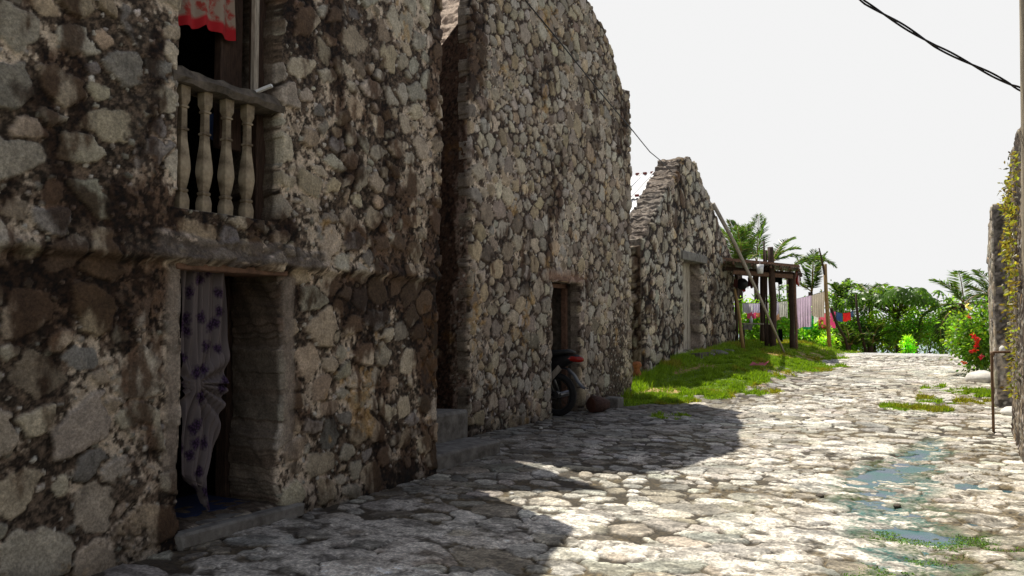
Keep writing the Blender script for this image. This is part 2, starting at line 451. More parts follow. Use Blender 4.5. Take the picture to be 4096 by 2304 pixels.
def sheet(name, us, vs, H, C, inside, place, mat, parent, thick=0.45, rows=6, seed=0, curve=0.02, rcol=(0.2, 0.165, 0.13)):
    """height sheet with the cells where inside(u,v) holds; its boundary is carried back by `thick`.
    place(u,v,w)-> xyz arrays, w outward."""
    nv, nu = H.shape
    uc = (us[:-1] + us[1:]) / 2; vc = (vs[:-1] + vs[1:]) / 2
    UC, VC = np.meshgrid(uc, vc)
    keep = inside(UC, VC)
    idx = np.arange(nu * nv).reshape(nv, nu)
    a, b, c, d = idx[:-1, :-1], idx[:-1, 1:], idx[1:, 1:], idx[1:, :-1]
    quads = np.stack([a[keep], b[keep], c[keep], d[keep]], 1)
    # boundary edges
    kp = np.pad(keep, 1)
    e = []
    e.append(np.stack([a, b], -1)[keep & ~kp[:-2, 1:-1]])     # bottom
    e.append(np.stack([c, d], -1)[keep & ~kp[2:, 1:-1]])      # top
    e.append(np.stack([d, a], -1)[keep & ~kp[1:-1, :-2]])     # left
    e.append(np.stack([b, c], -1)[keep & ~kp[1:-1, 2:]])      # right
    E = np.concatenate(e)
    U, V = np.meshgrid(us, vs)
    Uf, Vf, Hf, Cf = U.ravel(), V.ravel(), H.ravel().copy(), C.reshape(-1, 3)
    bv = np.unique(E); Hf[bv] = np.minimum(Hf[bv], 0.0) - 0.01
    pos = [np.stack(place(Uf, Vf, Hf), 1)]; col = [Cf]
    mp = np.full(nu * nv, -1); mp[bv] = np.arange(len(bv))
    base = nu * nv; prev = None; allq = [quads]
    mean_c = Cf[bv]
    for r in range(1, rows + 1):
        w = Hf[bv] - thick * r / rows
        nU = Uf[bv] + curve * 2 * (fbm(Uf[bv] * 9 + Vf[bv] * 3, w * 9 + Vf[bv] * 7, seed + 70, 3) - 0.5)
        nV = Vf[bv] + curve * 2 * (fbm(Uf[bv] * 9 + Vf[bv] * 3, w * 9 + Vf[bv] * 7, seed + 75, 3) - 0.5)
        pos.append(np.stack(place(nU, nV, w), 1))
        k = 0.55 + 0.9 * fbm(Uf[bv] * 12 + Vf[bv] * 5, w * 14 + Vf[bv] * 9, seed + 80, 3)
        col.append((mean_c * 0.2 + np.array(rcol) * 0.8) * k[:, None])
        cur = base + (r - 1) * len(bv)
        A = E[:, 0] if r == 1 else cur - len(bv) + mp[E[:, 0]]
        B = E[:, 1] if r == 1 else cur - len(bv) + mp[E[:, 1]]
        allq.append(np.stack([A, cur + mp[E[:, 0]], cur + mp[E[:, 1]], B], 1))
    V3 = np.concatenate(pos); Q = np.concatenate(allq); CC = np.concatenate(col)
    used = np.unique(Q); re = np.full(len(V3), -1); re[used] = np.arange(len(used))
    return mesh_np(name, V3[used], re[Q], mat, parent, CC[used])
def faceX(X): return lambda u, v, w: (X + w, u, v)
def faceXneg(X): return lambda u, v, w: (X - w, u, v)
def faceYneg(Y): return lambda u, v, w: (u, Y - w, v)
def poly_top(pts):
    xs = [p[0] for p in pts]; zs = [p[1] for p in pts]
    return lambda u: np.interp(u, xs, zs)

# ------------------------------------------------------------------ terrain
def zroad(X, Y):
    t = np.clip((Y - 13) / 14.2, 0, 1)
    z = 0.62 * (t + 0.04 * np.sin(t * math.pi * 2) * 0)
    z = z - 0.32 * np.clip(Y - 27.2, 0, 60) * sstep(27.2, 30, Y)
    bank = 0.33 * sstep(3.3, 5.0, -X + 0.0 * Y) * sstep(15.0, 19.5, Y) * (1 - sstep(28, 33, Y))
    side = np.where(Y > 14.5, -0.0, 0)
    return z + bank + side
def zt(x, y): return float(zroad(np.array([float(x)]), np.array([float(y)]))[0])
def G(px, py):
    r = ray(px, py); t = 2.0
    while t < 80:
        p = CAM + r * t
        if p.z <= zt(p.x, p.y): return Vector((p.x, p.y, zt(p.x, p.y)))
        t += 0.02
    return CAM + r * 40

# grass edge (how far right the verge reaches at a given distance)
def grass_edge(Y): return np.interp(Y, [13.6, 14.2, 16, 17.2, 19, 21.3, 24, 27], [-6.3, -4.6, -4.15, -3.95, -3.7, -3.35, -3.2, -3.2])

# ------------------------------------------------------------------ road
def build_road():
    xs = np.arange(-6.7, 1.3, 0.012)
    ys = [2.7]
    while ys[-1] < 27.9: ys.append(ys[-1] + 0.0105 * max(1.0, ys[-1] / 8.5))
    ys = np.array(ys)
    pts = scatter(-6.9, 1.5, 3.2, 28.2, lambda u, v: 0.185 + 0.025 * (fbmS(u, v)) - 0.03 * (1 if v > 9 else 0), 30000, 101, pack=0.84)
    U, V, F1, F2, ID, LX, LY = stamp(xs, ys, pts, 102, aspect=(1.0, 1.9), tilt=0.45, warp=0.04, wscale=6, pn=2.2, poly=0.6)
    rr = pts[ID.clip(0), 2]
    edge = (F2 - F1) * rr * 0.5
    n_lo = fbm(U * 0.55, V * 0.55, 110, 4); n_mid = fbm(U * 3, V * 3, 115, 4); n_hi = fbm(U * 17, V * 17, 120, 3)
    loose = sstep(0.46, 0.56, fbm(U * 0.9 + 3, V * 0.9, 133, 4) - 0.02 + 0.07 * sstep(10, 7, V))          # earth between scattered stones
    m = sstep(0.009, 0.015, edge + (n_hi - 0.5) * 0.012) * sstep(0.05, -0.05, F1 + (n_mid - .5) * 0.3 - mix(1.25, 0.86, loose))
    # worn concrete poured over part of the paving
    cem = sstep(0.545, 0.575, n_lo * 0.55 + n_mid * 0.45 + 0.13 * np.exp(-((U + 1.25) ** 2 / 0.5 + (V - 5.9) ** 2 / 1.4)) - 0.045)
    dirt = sstep(0.50, 0.62, fbm(U * 1.3, V * 1.3, 131, 5, 0.6) + 0.10 * np.exp(-((U - 0.0) ** 2 / 0.35)) * sstep(16, 13, V) + 0.03 - 0.05 * cem)
    g = np.random.default_rng(103)
    hs_ = g.uniform(-0.4, 1.0, len(pts))[ID.clip(0)]
    tx = g.normal(0, 0.25, len(pts))[ID.clip(0)]; ty = g.normal(0, 0.25, len(pts))[ID.clip(0)]
    H = m * (0.0125 + 0.005 * hs_ + 0.002 * (1 - F1.clip(0, 1.2) ** 2) + 0.010 * (tx * LX + ty * LY))
    H = H * (1 - 0.35 * cem) + cem * 0.012 + (n_mid - 0.5) * 0.018 + (n_hi - 0.5) * 0.009 + (fbm(U * 34, V * 34, 122, 3, .7) - .5) * 0.007
    # shallow drain down the right of the lane
    cx = np.interp(V, [4, 5.75, 6.8, 8.5, 9.6, 11.3, 14], [-0.2, -0.25, -0.42, -0.85, -0.75, -0.5, -0.45])
    wd = np.interp(V, [4, 6, 7, 8.5, 10, 11.5, 13], [0.5, 0.36, 0.34, 0.42, 0.3, 0.2, 0.02]) * (0.6 + 0.9 * fbm(U * 1.1, V * 2.2, 140, 3))
    ch = np.exp(-((U - cx) / wd) ** 2)
    H = H - ch * 0.034 * sstep(13.5, 11.5, V)
    dip = sstep(0.66, 0.76, fbm(U * 1.9, V * 1.9, 150, 3)) * sstep(-1.3, -1.0, U) * sstep(11, 9, V)
    H = H - dip * 0.03
    base = zroad(U, V)
    Z = base + H
    # colours
    C = palette(len(pts), [(0.47, 0.44, 0.375), (0.41, 0.39, 0.34), (0.56, 0.53, 0.465), (0.34, 0.305, 0.24), (0.43, 0.42, 0.38)], 104, 0.2)[ID.clip(0)]
    grit = sstep(.3, .7, fbm(U * 40, V * 40, 161, 4, .75))
    wear = fbm(U * 5, V * 8, 160, 6, 0.7)
    C = C * (0.62 + 0.72 * sstep(.34, .60, wear)[..., None]) * (0.72 + 0.5 * grit[..., None])
    joint = np.array((0.055, 0.042, 0.024)) * (0.2 + 1.1 * grit[..., None] + .4 * n_hi[..., None])
    C = C * m[..., None] + joint * (1 - m[..., None])
    cc = np.array((0.52, 0.485, 0.43)) * (0.30 + 1.2 * sstep(.34, .58, wear)[..., None]) * (0.65 + 0.7 * grit[..., None])
    cm = (cem * (0.25 + 0.6 * sstep(0.3, 0.55, wear)))[..., None]
    C = C * (1 - cm) + cc * cm
    dcol = np.array((0.125, 0.094, 0.048)) * (0.2 + 1.1 * grit[..., None] + .4 * n_hi[..., None])
    dm = (dirt * (0.15 + 0.75 * (1 - m * 0.85)))[..., None]
    C = C * (1 - dm) + dcol * dm
    # grime toward the left-hand houses, widened to paint their shade darker
    grime_shade = (sstep(-2.6, -5.0, U + (n_mid - 0.5) * 1.2) * 0.6)[..., None]
    C = C * (1 - grime_shade) + np.array((0.06, 0.05, 0.042)) * (0.5 + n_hi[..., None]) * grime_shade
    # algae in and beside the drain
    al = (sstep(0.12, 0.45, ch) * sstep(13.2, 11.5, V) * sstep(0.44, 0.50, fbm(U * 4, V * 6, 170, 6, .7)) * (.35 + .65 * grit))[..., None]
    tealm = sstep(0.3, 0.7, fbm(U * 2, V * 2, 180, 3))[..., None]
    C = C * (1 - al) + (np.array((0.05, 0.075, 0.02)) * (1 - tealm) + np.array((0.015, 0.11, 0.10)) * tealm) * (0.6 + 0.8 * n_hi[..., None]) * al
    ge = grass_edge(V) - U + (fbm(U * 1.2, V * 1.2, 190, 4) - 0.5) * 2.2
    mud = (sstep(-0.25, 0.05, U + (n_mid - .5) * .5) * sstep(7.6, 6.6, V + (n_mid - .5)) * sstep(.36, .44, fbm(U * 5, V * 7, 171, 5, .65)) * (1 - .6 * m))[..., None]
    C = C * (1 - mud) + mix(np.array((0.10, 0.075, 0.03)), np.array((0.035, 0.07, 0.02)), sstep(.4, .6, fbm(U * 3, V * 3, 172, 4))[..., None]) * (.4 + grit[..., None]) * mud
    so_ = (sstep(0.0, 0.35, ge) * sstep(13.4, 14.2, V + (n_mid - 0.5)))[..., None]
    soil = mix(np.array((0.13, 0.19, 0.03)), np.array((0.40, 0.26, 0.11)), sstep(0.52, 0.64, fbm(U * 1.5, V * 1.5, 195, 4))[..., None]) * (0.6 + 0.8 * n_hi[..., None])
    C = C * (1 - so_) + soil * so_
    Z = Z - so_[..., 0] * H * 0.6
    # smooth concrete kerb where the road tips over the crest
    kb = (sstep(26.4, 26.7, V) * sstep(-3.8, -3.3, U))[..., None]
    C = C * (1 - kb) + np.array((0.5, 0.49, 0.47)) * kb
    # border drops so the sheet meets the terrain below it
    bd = np.minimum.reduce([U - xs[0], xs[-1] - U, V - ys[0], ys[-1] - V])
    Z = Z - 0.06 * (1 - sstep(0, 0.1, bd))
    nu, nv = len(xs), len(ys)
    idx = np.arange(nu * nv).reshape(nv, nu)
    Q = np.stack([idx[:-1, :-1].ravel(), idx[:-1, 1:].ravel(), idx[1:, 1:].ravel(), idx[1:, :-1].ravel()], 1)
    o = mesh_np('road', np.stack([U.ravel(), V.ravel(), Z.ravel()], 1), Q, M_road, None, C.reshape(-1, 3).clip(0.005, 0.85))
    tag(o, 'pale cobbled lane of worn irregular stones running uphill between houses', 'road', kind='structure')
def GD(px, D):
    p = W(px, 300, D); return Vector((p.x, p.y, zt(p.x, p.y)))
def fbmS(u, v): return math.sin(u * 1.7 + 0.4) * math.sin(v * 1.3 + 1.1) + math.sin(u * 0.6 - v * 0.8)
build_road()

# terrain sheet beyond and below the road, out to the sea
def build_ground():
    def axis(lim):
        a = [0.0]; s = 0.6
        while a[-1] < lim: a.append(a[-1] + s); s *= 1.09
        return np.array(a)
    p = axis(1500)
    xs = np.concatenate([-p[::-1][:-1], p]) - 2; ys = np.concatenate([-p[::-1][:-1], p]) + 18
    U, V = np.meshgrid(xs, ys)
    Z = zroad(U, V) - 0.07
    Z = np.maximum(Z, -9 - 0.3 * fbm(U * .1, V * .1, 5)) + (fbm(U * 0.4, V * 0.4, 6, 3) - 0.5) * 0.5 * sstep(28, 34, V)
    Z = np.where((V < 28) & (np.abs(U + 2) > 5), Z + 0.0, Z)
    nu, nv = len(xs), len(ys); idx = np.arange(nu * nv).reshape(nv, nu)
    Q = np.stack([idx[:-1, :-1].ravel(), idx[:-1, 1:].ravel(), idx[1:, 1:].ravel(), idx[1:, :-1].ravel()], 1)
    m = plain('earth', (0.10, 0.11, 0.04), 0.95, 0.4, 3, col2=(0.16, 0.12, 0.07), bstr=0.5, bdist=0.05)
    o = mesh_np('ground', np.stack([U.ravel(), V.ravel(), Z.ravel()], 1), Q, m)
    tag(o, 'earth falling away beyond the crest of the lane', 'ground', kind='structure')
build_ground()
def build_sea():
    m, nt, b = new_mat('sea_water')
    b.inputs['Base Color'].default_value = (0.10, 0.22, 0.30, 1); b.inputs['Roughness'].default_value = 0.15
    bump(nt, b, noise(nt, texco(nt), 0.5, 4), 0.5, 0.3)
    o = MB().add([(-3000, 60, -8.2), (3000, 60, -8.2), (3000, 5000, -8.2), (-3000, 5000, -8.2)], [(0, 1, 2, 3)]).build('sea', m)
    tag(o, 'blue sea glimpsed between the bushes', 'sea', kind='structure')
build_sea()
def build_water():
    m, nt, b = new_mat('drain_water')
    v = texco(nt)
    n = noise(nt, v, 3, 4)
    nt.links.new(ramp(nt, n, [(0.40, (0.005, 0.10, 0.10)), (0.6, (0.05, 0.09, 0.15))]), b.inputs['Base Color'])
    b.inputs['Roughness'].default_value = 0.22; b.inputs['Specular IOR Level'].default_value = 0.35
    bump(nt, b, noise(nt, v, 26, 4), 0.25, 0.01)
    xs = np.linspace(-4.0, 0.45, 30); ys = np.linspace(3.2, 12.6, 40)
    U, V = np.meshgrid(xs, ys); Z = np.full(U.shape, -0.0185)
    nu, nv = len(xs), len(ys); idx = np.arange(nu * nv).reshape(nv, nu)
    Q = np.stack([idx[:-1, :-1].ravel(), idx[:-1, 1:].ravel(), idx[1:, 1:].ravel(), idx[1:, :-1].ravel()], 1)
    o = mesh_np('water', np.stack([U.ravel(), V.ravel(), Z.ravel()], 1), Q, m)
    tag(o, 'bluish green water lying in the shallow drain and hollows of the lane', 'water', kind='structure')
build_water()

# ------------------------------------------------------------------ HOUSE 1 (nearest, two storeys)
X1 = -4.9
DOOR1 = (3.79, 4.74, 0.12, 2.0)
WIN1 = (3.70, 4.66, 2.42, 5.0)
def house1():
    h = empty('stone_house', (X1, 3.2, 0), 'nearest stone house with balustraded opening above a curtained doorway', 'house', 'rubble stone houses')
    us = np.concatenate([np.arange(-0.8, 2.45, 0.03), np.arange(2.45, 6.97, 0.0105)]); vs = np.arange(-0.05, 8.4, 0.011)
    vs = np.concatenate([np.arange(-0.06, 5.3, 0.0105), np.arange(5.3, 8.5, 0.03)])
    def rf(u, v):
        if v < 2.0: return 0.19 if u < 4.5 else 0.14
        return 0.15 if u < 3.4 else 0.118
    def cover(U, V):
        low = sstep(2.1, 1.9, V)
        c = 0.04 + 0.20 * low
        c = c + 0.55 * np.exp(-((U - 3.42) / 0.24) ** 2) * (1 - 0.35 * low)        # mortar-smeared jambs
        c = c + 0.35 * np.exp(-((U - 4.95) / 0.22) ** 2) * sstep(2.0, 2.3, V)
        c = c + 0.35 * np.exp(-((V - 2.25) / 0.25) ** 2)
        c = c + 0.3 * np.exp(-((U - 5.9) / 0.5) ** 2 - ((V - 4.2) / 0.5) ** 2)
        return c
    def stainf(U, V):
        s = 0.22 * np.exp(-((V - 1.85) / 0.18) ** 2) + 0.16 * np.exp(-((U - 6.85) / 0.15) ** 2) + 0.14 * np.exp(-((U - 3.35) / 0.25) ** 2) * sstep(2, 2.4, V)
        s = s + 0.10 * np.exp(-((V - 0.1) / 0.2) ** 2) + 0.12 * np.exp(-((V - 2.35) / 0.12) ** 2)
        return s - 0.04
    def extra(U, V, H, C):
        nn = fbm(U * 3, V * 3, 77, 3) - 0.5
        # string course: upper wall stands proud of the lower
        zc = 2.02 + 0.05 * nn
        H = H + 0.045 * sstep(zc - 0.02, zc + 0.03, V) + 0.03 * np.exp(-((V - zc - 0.05) / 0.05) ** 2)
        # lintel and sill band round the opening
        lb = sstep(3.45, 3.55, U + nn * .2) * sstep(5.25, 5.1, U + nn * .2) * sstep(2.03, 2.06, V + nn * .05) * sstep(2.22, 2.18, V + nn * 0.15) * 0.8
        H = H + lb * (0.012 + 0.03 * fbm(U * 6, V * 6, 79, 3) + 0.02 * fbm(U * 25, V * 25, 78, 3))
        lc = np.array((0.12, 0.10, 0.085)) * (0.5 + 1.1 * fbm(U * 9, V * 14, 81, 4)[..., None])
        pl = (sstep(0.53, 0.58, fbm(U * 3, V * 9, 83, 5, .65)) * sstep(.4, .5, fbm(U * 22, V * 22, 84, 3)))[..., None] * np.array((0.42, 0.35, 0.29))
        C = C * (1 - lb[..., None]) + (lc + pl) * lb[..., None]
        # plastered door edges
        for (a, w, z1) in ((DOOR1[0] - 0.07, 0.06, 2.02), (DOOR1[1] + 0.08, 0.07, 2.0)):
            k = (np.exp(-((U - a - nn * 0.05) / w) ** 4) * sstep(z1, z1 - 0.05, V) * sstep(0.35, 0.7, V) * 0.85)
            H = H * (1 - k) + 0.022 * k
            C = C * (1 - k[..., None]) + np.array((0.24, 0.20, 0.165)) * (0.6 + 0.8 * fbm(U * 20, V * 8, 85, 4)[..., None]) * k[..., None]
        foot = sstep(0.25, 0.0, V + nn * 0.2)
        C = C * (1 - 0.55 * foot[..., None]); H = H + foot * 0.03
        return H, C
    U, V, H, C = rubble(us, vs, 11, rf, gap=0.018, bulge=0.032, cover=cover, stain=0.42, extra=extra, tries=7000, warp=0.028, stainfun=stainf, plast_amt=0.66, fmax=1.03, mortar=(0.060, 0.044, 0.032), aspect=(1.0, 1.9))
    top = poly_top([(-0.6, 5.2), (3.2, 8.3), (6.95, 5.2), (7.1, 5.1)])
    def inside(u, v):
        t = top(u) + (fbm(u * 5, v * 5, 90, 3) - 0.5) * 0.08
        k = (v < t) & (u < 6.95 + (fbm(u * 0 + 1, v * 6, 91, 3) - 0.5) * 0.07)
        rg = (fbm(v * 5, u * 0 + 3, 92, 3) - 0.5) * 0.05
        k &= ~((u > DOOR1[0] + rg) & (u < DOOR1[1] + rg * 1.5) & (v > DOOR1[2]) & (v < DOOR1[3]))
        k &= ~((u > WIN1[0] + rg) & (u < WIN1[1] + rg) & (v > WIN1[2]) & (v < WIN1[3]))
        return k
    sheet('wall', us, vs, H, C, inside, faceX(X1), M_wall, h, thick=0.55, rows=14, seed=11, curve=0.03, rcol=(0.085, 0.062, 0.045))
    # body behind the facade: side walls, roof, floors, all closed so the rooms are dark
    xb = -13.5; xi = X1 - 0.5
    b = MB()
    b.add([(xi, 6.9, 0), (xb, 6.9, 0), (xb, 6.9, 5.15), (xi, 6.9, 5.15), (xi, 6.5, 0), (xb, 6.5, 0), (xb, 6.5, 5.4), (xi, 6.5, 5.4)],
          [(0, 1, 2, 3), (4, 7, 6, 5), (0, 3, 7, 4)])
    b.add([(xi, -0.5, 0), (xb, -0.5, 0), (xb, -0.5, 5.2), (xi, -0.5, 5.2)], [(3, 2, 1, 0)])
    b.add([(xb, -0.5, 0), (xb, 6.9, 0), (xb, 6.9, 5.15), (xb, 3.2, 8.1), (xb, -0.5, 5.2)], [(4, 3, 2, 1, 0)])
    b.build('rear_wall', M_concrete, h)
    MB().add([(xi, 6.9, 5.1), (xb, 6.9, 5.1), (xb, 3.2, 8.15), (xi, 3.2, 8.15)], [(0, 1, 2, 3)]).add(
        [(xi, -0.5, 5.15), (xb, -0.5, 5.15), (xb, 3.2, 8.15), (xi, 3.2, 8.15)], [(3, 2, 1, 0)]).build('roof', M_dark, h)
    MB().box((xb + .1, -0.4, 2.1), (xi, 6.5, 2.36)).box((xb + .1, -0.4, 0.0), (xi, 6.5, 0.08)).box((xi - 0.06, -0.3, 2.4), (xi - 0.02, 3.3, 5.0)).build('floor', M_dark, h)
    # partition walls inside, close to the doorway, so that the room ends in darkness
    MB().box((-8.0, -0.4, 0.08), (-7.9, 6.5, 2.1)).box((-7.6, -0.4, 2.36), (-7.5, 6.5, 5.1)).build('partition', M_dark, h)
    # doorway trims
    t = MB().box((X1 - 0.25, DOOR1[0] - 0.03, 0.0), (X1 + 0.10, DOOR1[1] + 0.2, 0.115), bev=0.02, jit=0.01)
    t.build('threshold', M_step, h)
    MB().box((X1 - 0.4, DOOR1[0] - 0.06, 1.975), (X1 + 0.035, DOOR1[1] + 0.05, 2.035), bev=0.008).build('lintel_board', M_woodred, h)
    MB().box((X1 - 0.72, DOOR1[1] - 0.02, 0.1), (X1 - 0.60, DOOR1[1] + 0.2, 1.98)).build('door_frame', M_wood, h)
    # window: handrail, balusters, frame post
    rail = MB()
    n = 14; vsr = []
    for i in range(n + 1):
        y = WIN1[0] - 0.05 + (WIN1[1] - WIN1[0] + 0.10) * i / n
        j = lambda s=0.012: random.uniform(-s, s)
        z0, z1 = 3.30, 3.42
        vsr += [(X1 - 0.16 + j(), y, z0 + j(.006)), (X1 + 0.055 + j(), y, z0 + 0.01 + j()), (X1 + 0.075 + j(), y, z0 + 0.06 + j()), (X1 + 0.04 + j(), y, z1 + j()), (X1 - 0.15 + j(), y, z1 + j())]
    fs = [tuple(i * 5 + k for k in range(5)) for i in (0, n)]
    for i in range(n):
        for k in range(5): fs.append((i * 5 + k, i * 5 + (k + 1) % 5, i * 5 + 5 + (k + 1) % 5, i * 5 + 5 + k))
    rail.add(vsr, fs, False).build('handrail', M_concrete, h)
    SL = 0.86
    sec = [(0.0, .047), (.07, .050), (.115, .040), (.125, .034), (.135, .042), (.148, .042), (.155, .030), (.20, .040), (.30, .054), (.36, .050), (.50, .034), (.575, .029), (.580, .040), (.592, .040), (.598, .029),
           (.74, .027), (.745, .038), (.757, .038), (.762, .028), (.80, .044), (.88, .046), (.90, .046)]
    ys_ = [onX(px / 2.5156, 200, X1).y for px in (462, 519, 574, 626)]
    b0 = None
    for i, y in enumerate(ys_):
        if b0 is None:
            mb = MB(); V_ = []; 
            for (z, r) in sec:
                r = r * SL
                ch = r * 0.10
                for a, c_ in ((-r + ch, -r), (r - ch, -r), (r, -r + ch), (r, r - ch), (r - ch, r), (-r + ch, r), (-r, r - ch), (-r, -r + ch)): V_.append((X1 - 0.03 + a, ys_[0] + c_, 2.41 + z))
            fs = []
            for s_ in range(len(sec) - 1):
                for k in range(8): fs.append((s_ * 8 + k, s_ * 8 + (k + 1) % 8, s_ * 8 + 8 + (k + 1) % 8, s_ * 8 + 8 + k))
            b0 = mb.add(V_, fs).build('baluster', M_baluster, h)
        else:
            c = b0.copy(); COL.objects.link(c); c.parent = h; c.location = (0, y - ys_[0], 0)
            c.matrix_parent_inverse = b0.matrix_parent_inverse.copy()
    MB().box((X1 - 0.36, 4.34, 3.0), (X1 - 0.28, 4.56, 5.2), bev=.005).box((X1 - 0.26, 4.60, 2.42), (X1 - 0.14, 4.72, 5.2), bev=.01).build('window_frame', M_wood, h)
    MB().box((X1 - 0.12, 4.50, 3.42), (X1 - 0.07, 4.545, 5.2), bev=.005).build('window_bar', M_woodpale, h)
    return h
H1 = house1()

# door curtain, knotted
def door_curtain():
    m, nt, b = new_mat('floral_curtain')
    uvn = nt.nodes.new('ShaderNodeAttribute'); uvn.attribute_name = 'Col'
    v0 = uvn.outputs['Vector']
    nz = nt.nodes.new('ShaderNodeTexNoise'); nt.links.new(v0, nz.inputs['Vector']); nz.inputs['Scale'].default_value = 26; nz.inputs['Detail'].default_value = 3
    vm = nt.nodes.new('ShaderNodeVectorMath'); vm.operation = 'MULTIPLY_ADD'
    nt.links.new(nz.outputs['Color'], vm.inputs[0]); vm.inputs[1].default_value = (0.09, 0.09, 0.0); nt.links.new(v0, vm.inputs[2])
    vo = nt.nodes.new('ShaderNodeTexVoronoi'); vo.voronoi_dimensions = '2D'; vo.inputs['Scale'].default_value = 6.0; vo.inputs['Randomness'].default_value = 1.0
    nt.links.new(vm.outputs[0], vo.inputs['Vector'])
    vo2 = nt.nodes.new('ShaderNodeTexVoronoi'); vo2.voronoi_dimensions = '2D'; vo2.inputs['Scale'].default_value = 45; nt.links.new(v0, vo2.inputs['Vector'])
    fl = ramp(nt, vo.outputs['Distance'], [(0.0, 1.0), (0.17, 0.9), (0.36, 0.0)])
    pet = ramp(nt, vo2.outputs['Distance'], [(0.1, (0.075, 0.04, 0.10)), (0.5, (0.02, 0.012, 0.03))])
    base = mixc(nt, (0.15, 0.128, 0.13), pet, fl)
    nt.links.new(base, b.inputs['Base Color']); b.inputs['Roughness'].default_value = 0.95; b.inputs['Specular IOR Level'].default_value = 0.1
    XC = X1 - 0.10
    nu, nv = 110, 190
    dx = 2.5156
    # outline in display coordinates (x right edge against y)
    ylv = [668, 800, 900, 960, 985, 1040, 1100, 1150, 1200, 1240, 1285]
    lft = [452, 452, 453, 458, 462, 454, 450, 450, 450, 460, 500]
    rgt = [572, 572, 571, 568, 566, 560, 552, 540, 524, 524, 522]
    V_ = []; C_ = []
    knot = (486, 965)
    for j in range(nv + 1):
        t = j / nv; y = 668 + t * (1285 - 668)
        xl = np.interp(y, ylv, lft); xr = np.interp(y, ylv, rgt)
        for i in range(nu + 1):
            s = i / nu
            x = xl + (xr - xl) * s
            yy = y
            # hem runs to a point
            if y > 1190: yy = y - (y - 1190) * abs(s - 0.82) * 0.9
            kx, ky = x - knot[0], yy - knot[1]
            dist = math.hypot(kx, ky * 0.5)
            ang = math.atan2(kx, ky if abs(ky) > 1 else 1)
            amp = 0.036 * min(1, dist / 45)
            if yy < knot[1]:
                conv = math.exp(-((yy - knot[1]) / 110) ** 2)
                fold = (math.sin(s * 24 + 1.2 * math.sin(t * 6)) * (0.6 + 0.4 * math.sin(s * 9)) * (1 - conv) + math.sin(ang * 9) * conv) * amp
            else:
                conv = math.exp(-((yy - knot[1]) / 160) ** 2)
                fold = (math.sin(ang * 15) * conv + math.sin(s * 17 + 1) * (1 - conv)) * amp
            fold += 0.05 * math.exp(-(dist / 22) ** 2) + 0.012 * math.sin(s * 55 + t * 9)
            p = onX(x / dx, yy / dx, XC)
            V_.append((XC + fold, p.y, p.z))
            C_.append((p.y * 1.15 + fold * 0.8, p.z, 0.0))
    idx = np.arange((nu + 1) * (nv + 1)).reshape(nv + 1, nu + 1)
    Q = np.stack([idx[:-1, :-1].ravel(), idx[1:, :-1].ravel(), idx[1:, 1:].ravel(), idx[:-1, 1:].ravel()], 1)
    o = mesh_np('door_curtain', V_, Q, m, None, np.array(C_))
    tag(o, 'knotted pale curtain with purple flowers hanging in the nearest doorway', 'curtain')
door_curtain()
def window_curtain():
    m, nt, b = new_mat('valance_cloth')
    v = texco(nt)
    n = noise(nt, v, 9, 4)
    c = ramp(nt, n, [(0.50, (0.30, 0.24, 0.19)), (0.60, (0.30, 0.04, 0.03))])
    at = nt.nodes.new('ShaderNodeAttribute'); at.attribute_name = 'Col'
    sep = nt.nodes.new('ShaderNodeSeparateColor'); nt.links.new(at.outputs['Color'], sep.inputs[0])
    c = mixc(nt, c, (0.38, 0.010, 0.016), ramp(nt, sep.outputs[0], [(0.86, 0.0), (0.90, 1.0)]))
    nt.links.new(c, b.inputs['Base Color']); b.inputs['Roughness'].default_value = 0.95
    XC = X1 - 0.22
    nu, nv = 60, 40; V_ = []; C_ = []
    for j in range(nv + 1):
        t = j / nv
        for i in range(nu + 1):
            s = i / nu; x = 430 + s * 160
            yb = np.interp(x, [430, 470, 500, 515, 540, 560, 590], [62, 66, 72, 64, 78, 92, 104]) + 2 * math.sin(s * 22)
            y = -160 + t * (yb + 160)
            p = onX(x / 2.5156, y / 2.5156, XC)
            V_.append((XC + 0.022 * math.sin(s * 24 + t * 2), p.y, p.z)); C_.append((t, 0, 0))
    idx = np.arange((nu + 1) * (nv + 1)).reshape(nv + 1, nu + 1)
    Q = np.stack([idx[:-1, :-1].ravel(), idx[1:, :-1].ravel(), idx[1:, 1:].ravel(), idx[:-1, 1:].ravel()], 1)
    o = mesh_np('window_curtain', V_, Q, m, None, np.array(C_))
    tag(o, 'short beige curtain with red patterns and red hem in the upper opening', 'curtain')
window_curtain()
# blue cloth inside behind the balusters, white rod on the rail, mat
def cloth_rect(name, P00, P10, P01, P11, mat, amp=0.02, waves=5, seed=0, nu=16, nv=14, parent=None):
    r = random.Random(seed); ph = r.uniform(0, 6)
    P00, P10, P01, P11 = map(Vector, (P00, P10, P01, P11))
    nrm = (P10 - P00).cross(P01 - P00).normalized()
    V_ = []
    for j in range(nv + 1):
        t = j / nv
        for i in range(nu + 1):
            s = i / nu
            p = (P00 * (1 - s) + P10 * s) * (1 - t) + (P01 * (1 - s) + P11 * s) * t
            a = amp * (0.3 + t)
            p = p + nrm * (a * math.sin(s * waves * 6.28 + ph + 0.8 * math.sin(t * 3)) + a * 0.5 * math.sin(s * waves * 2.3 * 6.28 + ph * 2))
            p.z += -0.012 * abs(math.sin(s * waves * 3.14 + ph)) * (1 - t) + (amp * 0.8 * math.sin(s * 7 + ph) * t)
            V_.append(p[:])
    idx = np.arange((nu + 1) * (nv + 1)).reshape(nv + 1, nu + 1)
    Q = np.stack([idx[:-1, :-1].ravel(), idx[1:, :-1].ravel(), idx[1:, 1:].ravel(), idx[:-1, 1:].ravel()], 1)
    return mesh_np(name, V_, Q, mat, parent)
d_ = 1 / 2.5156
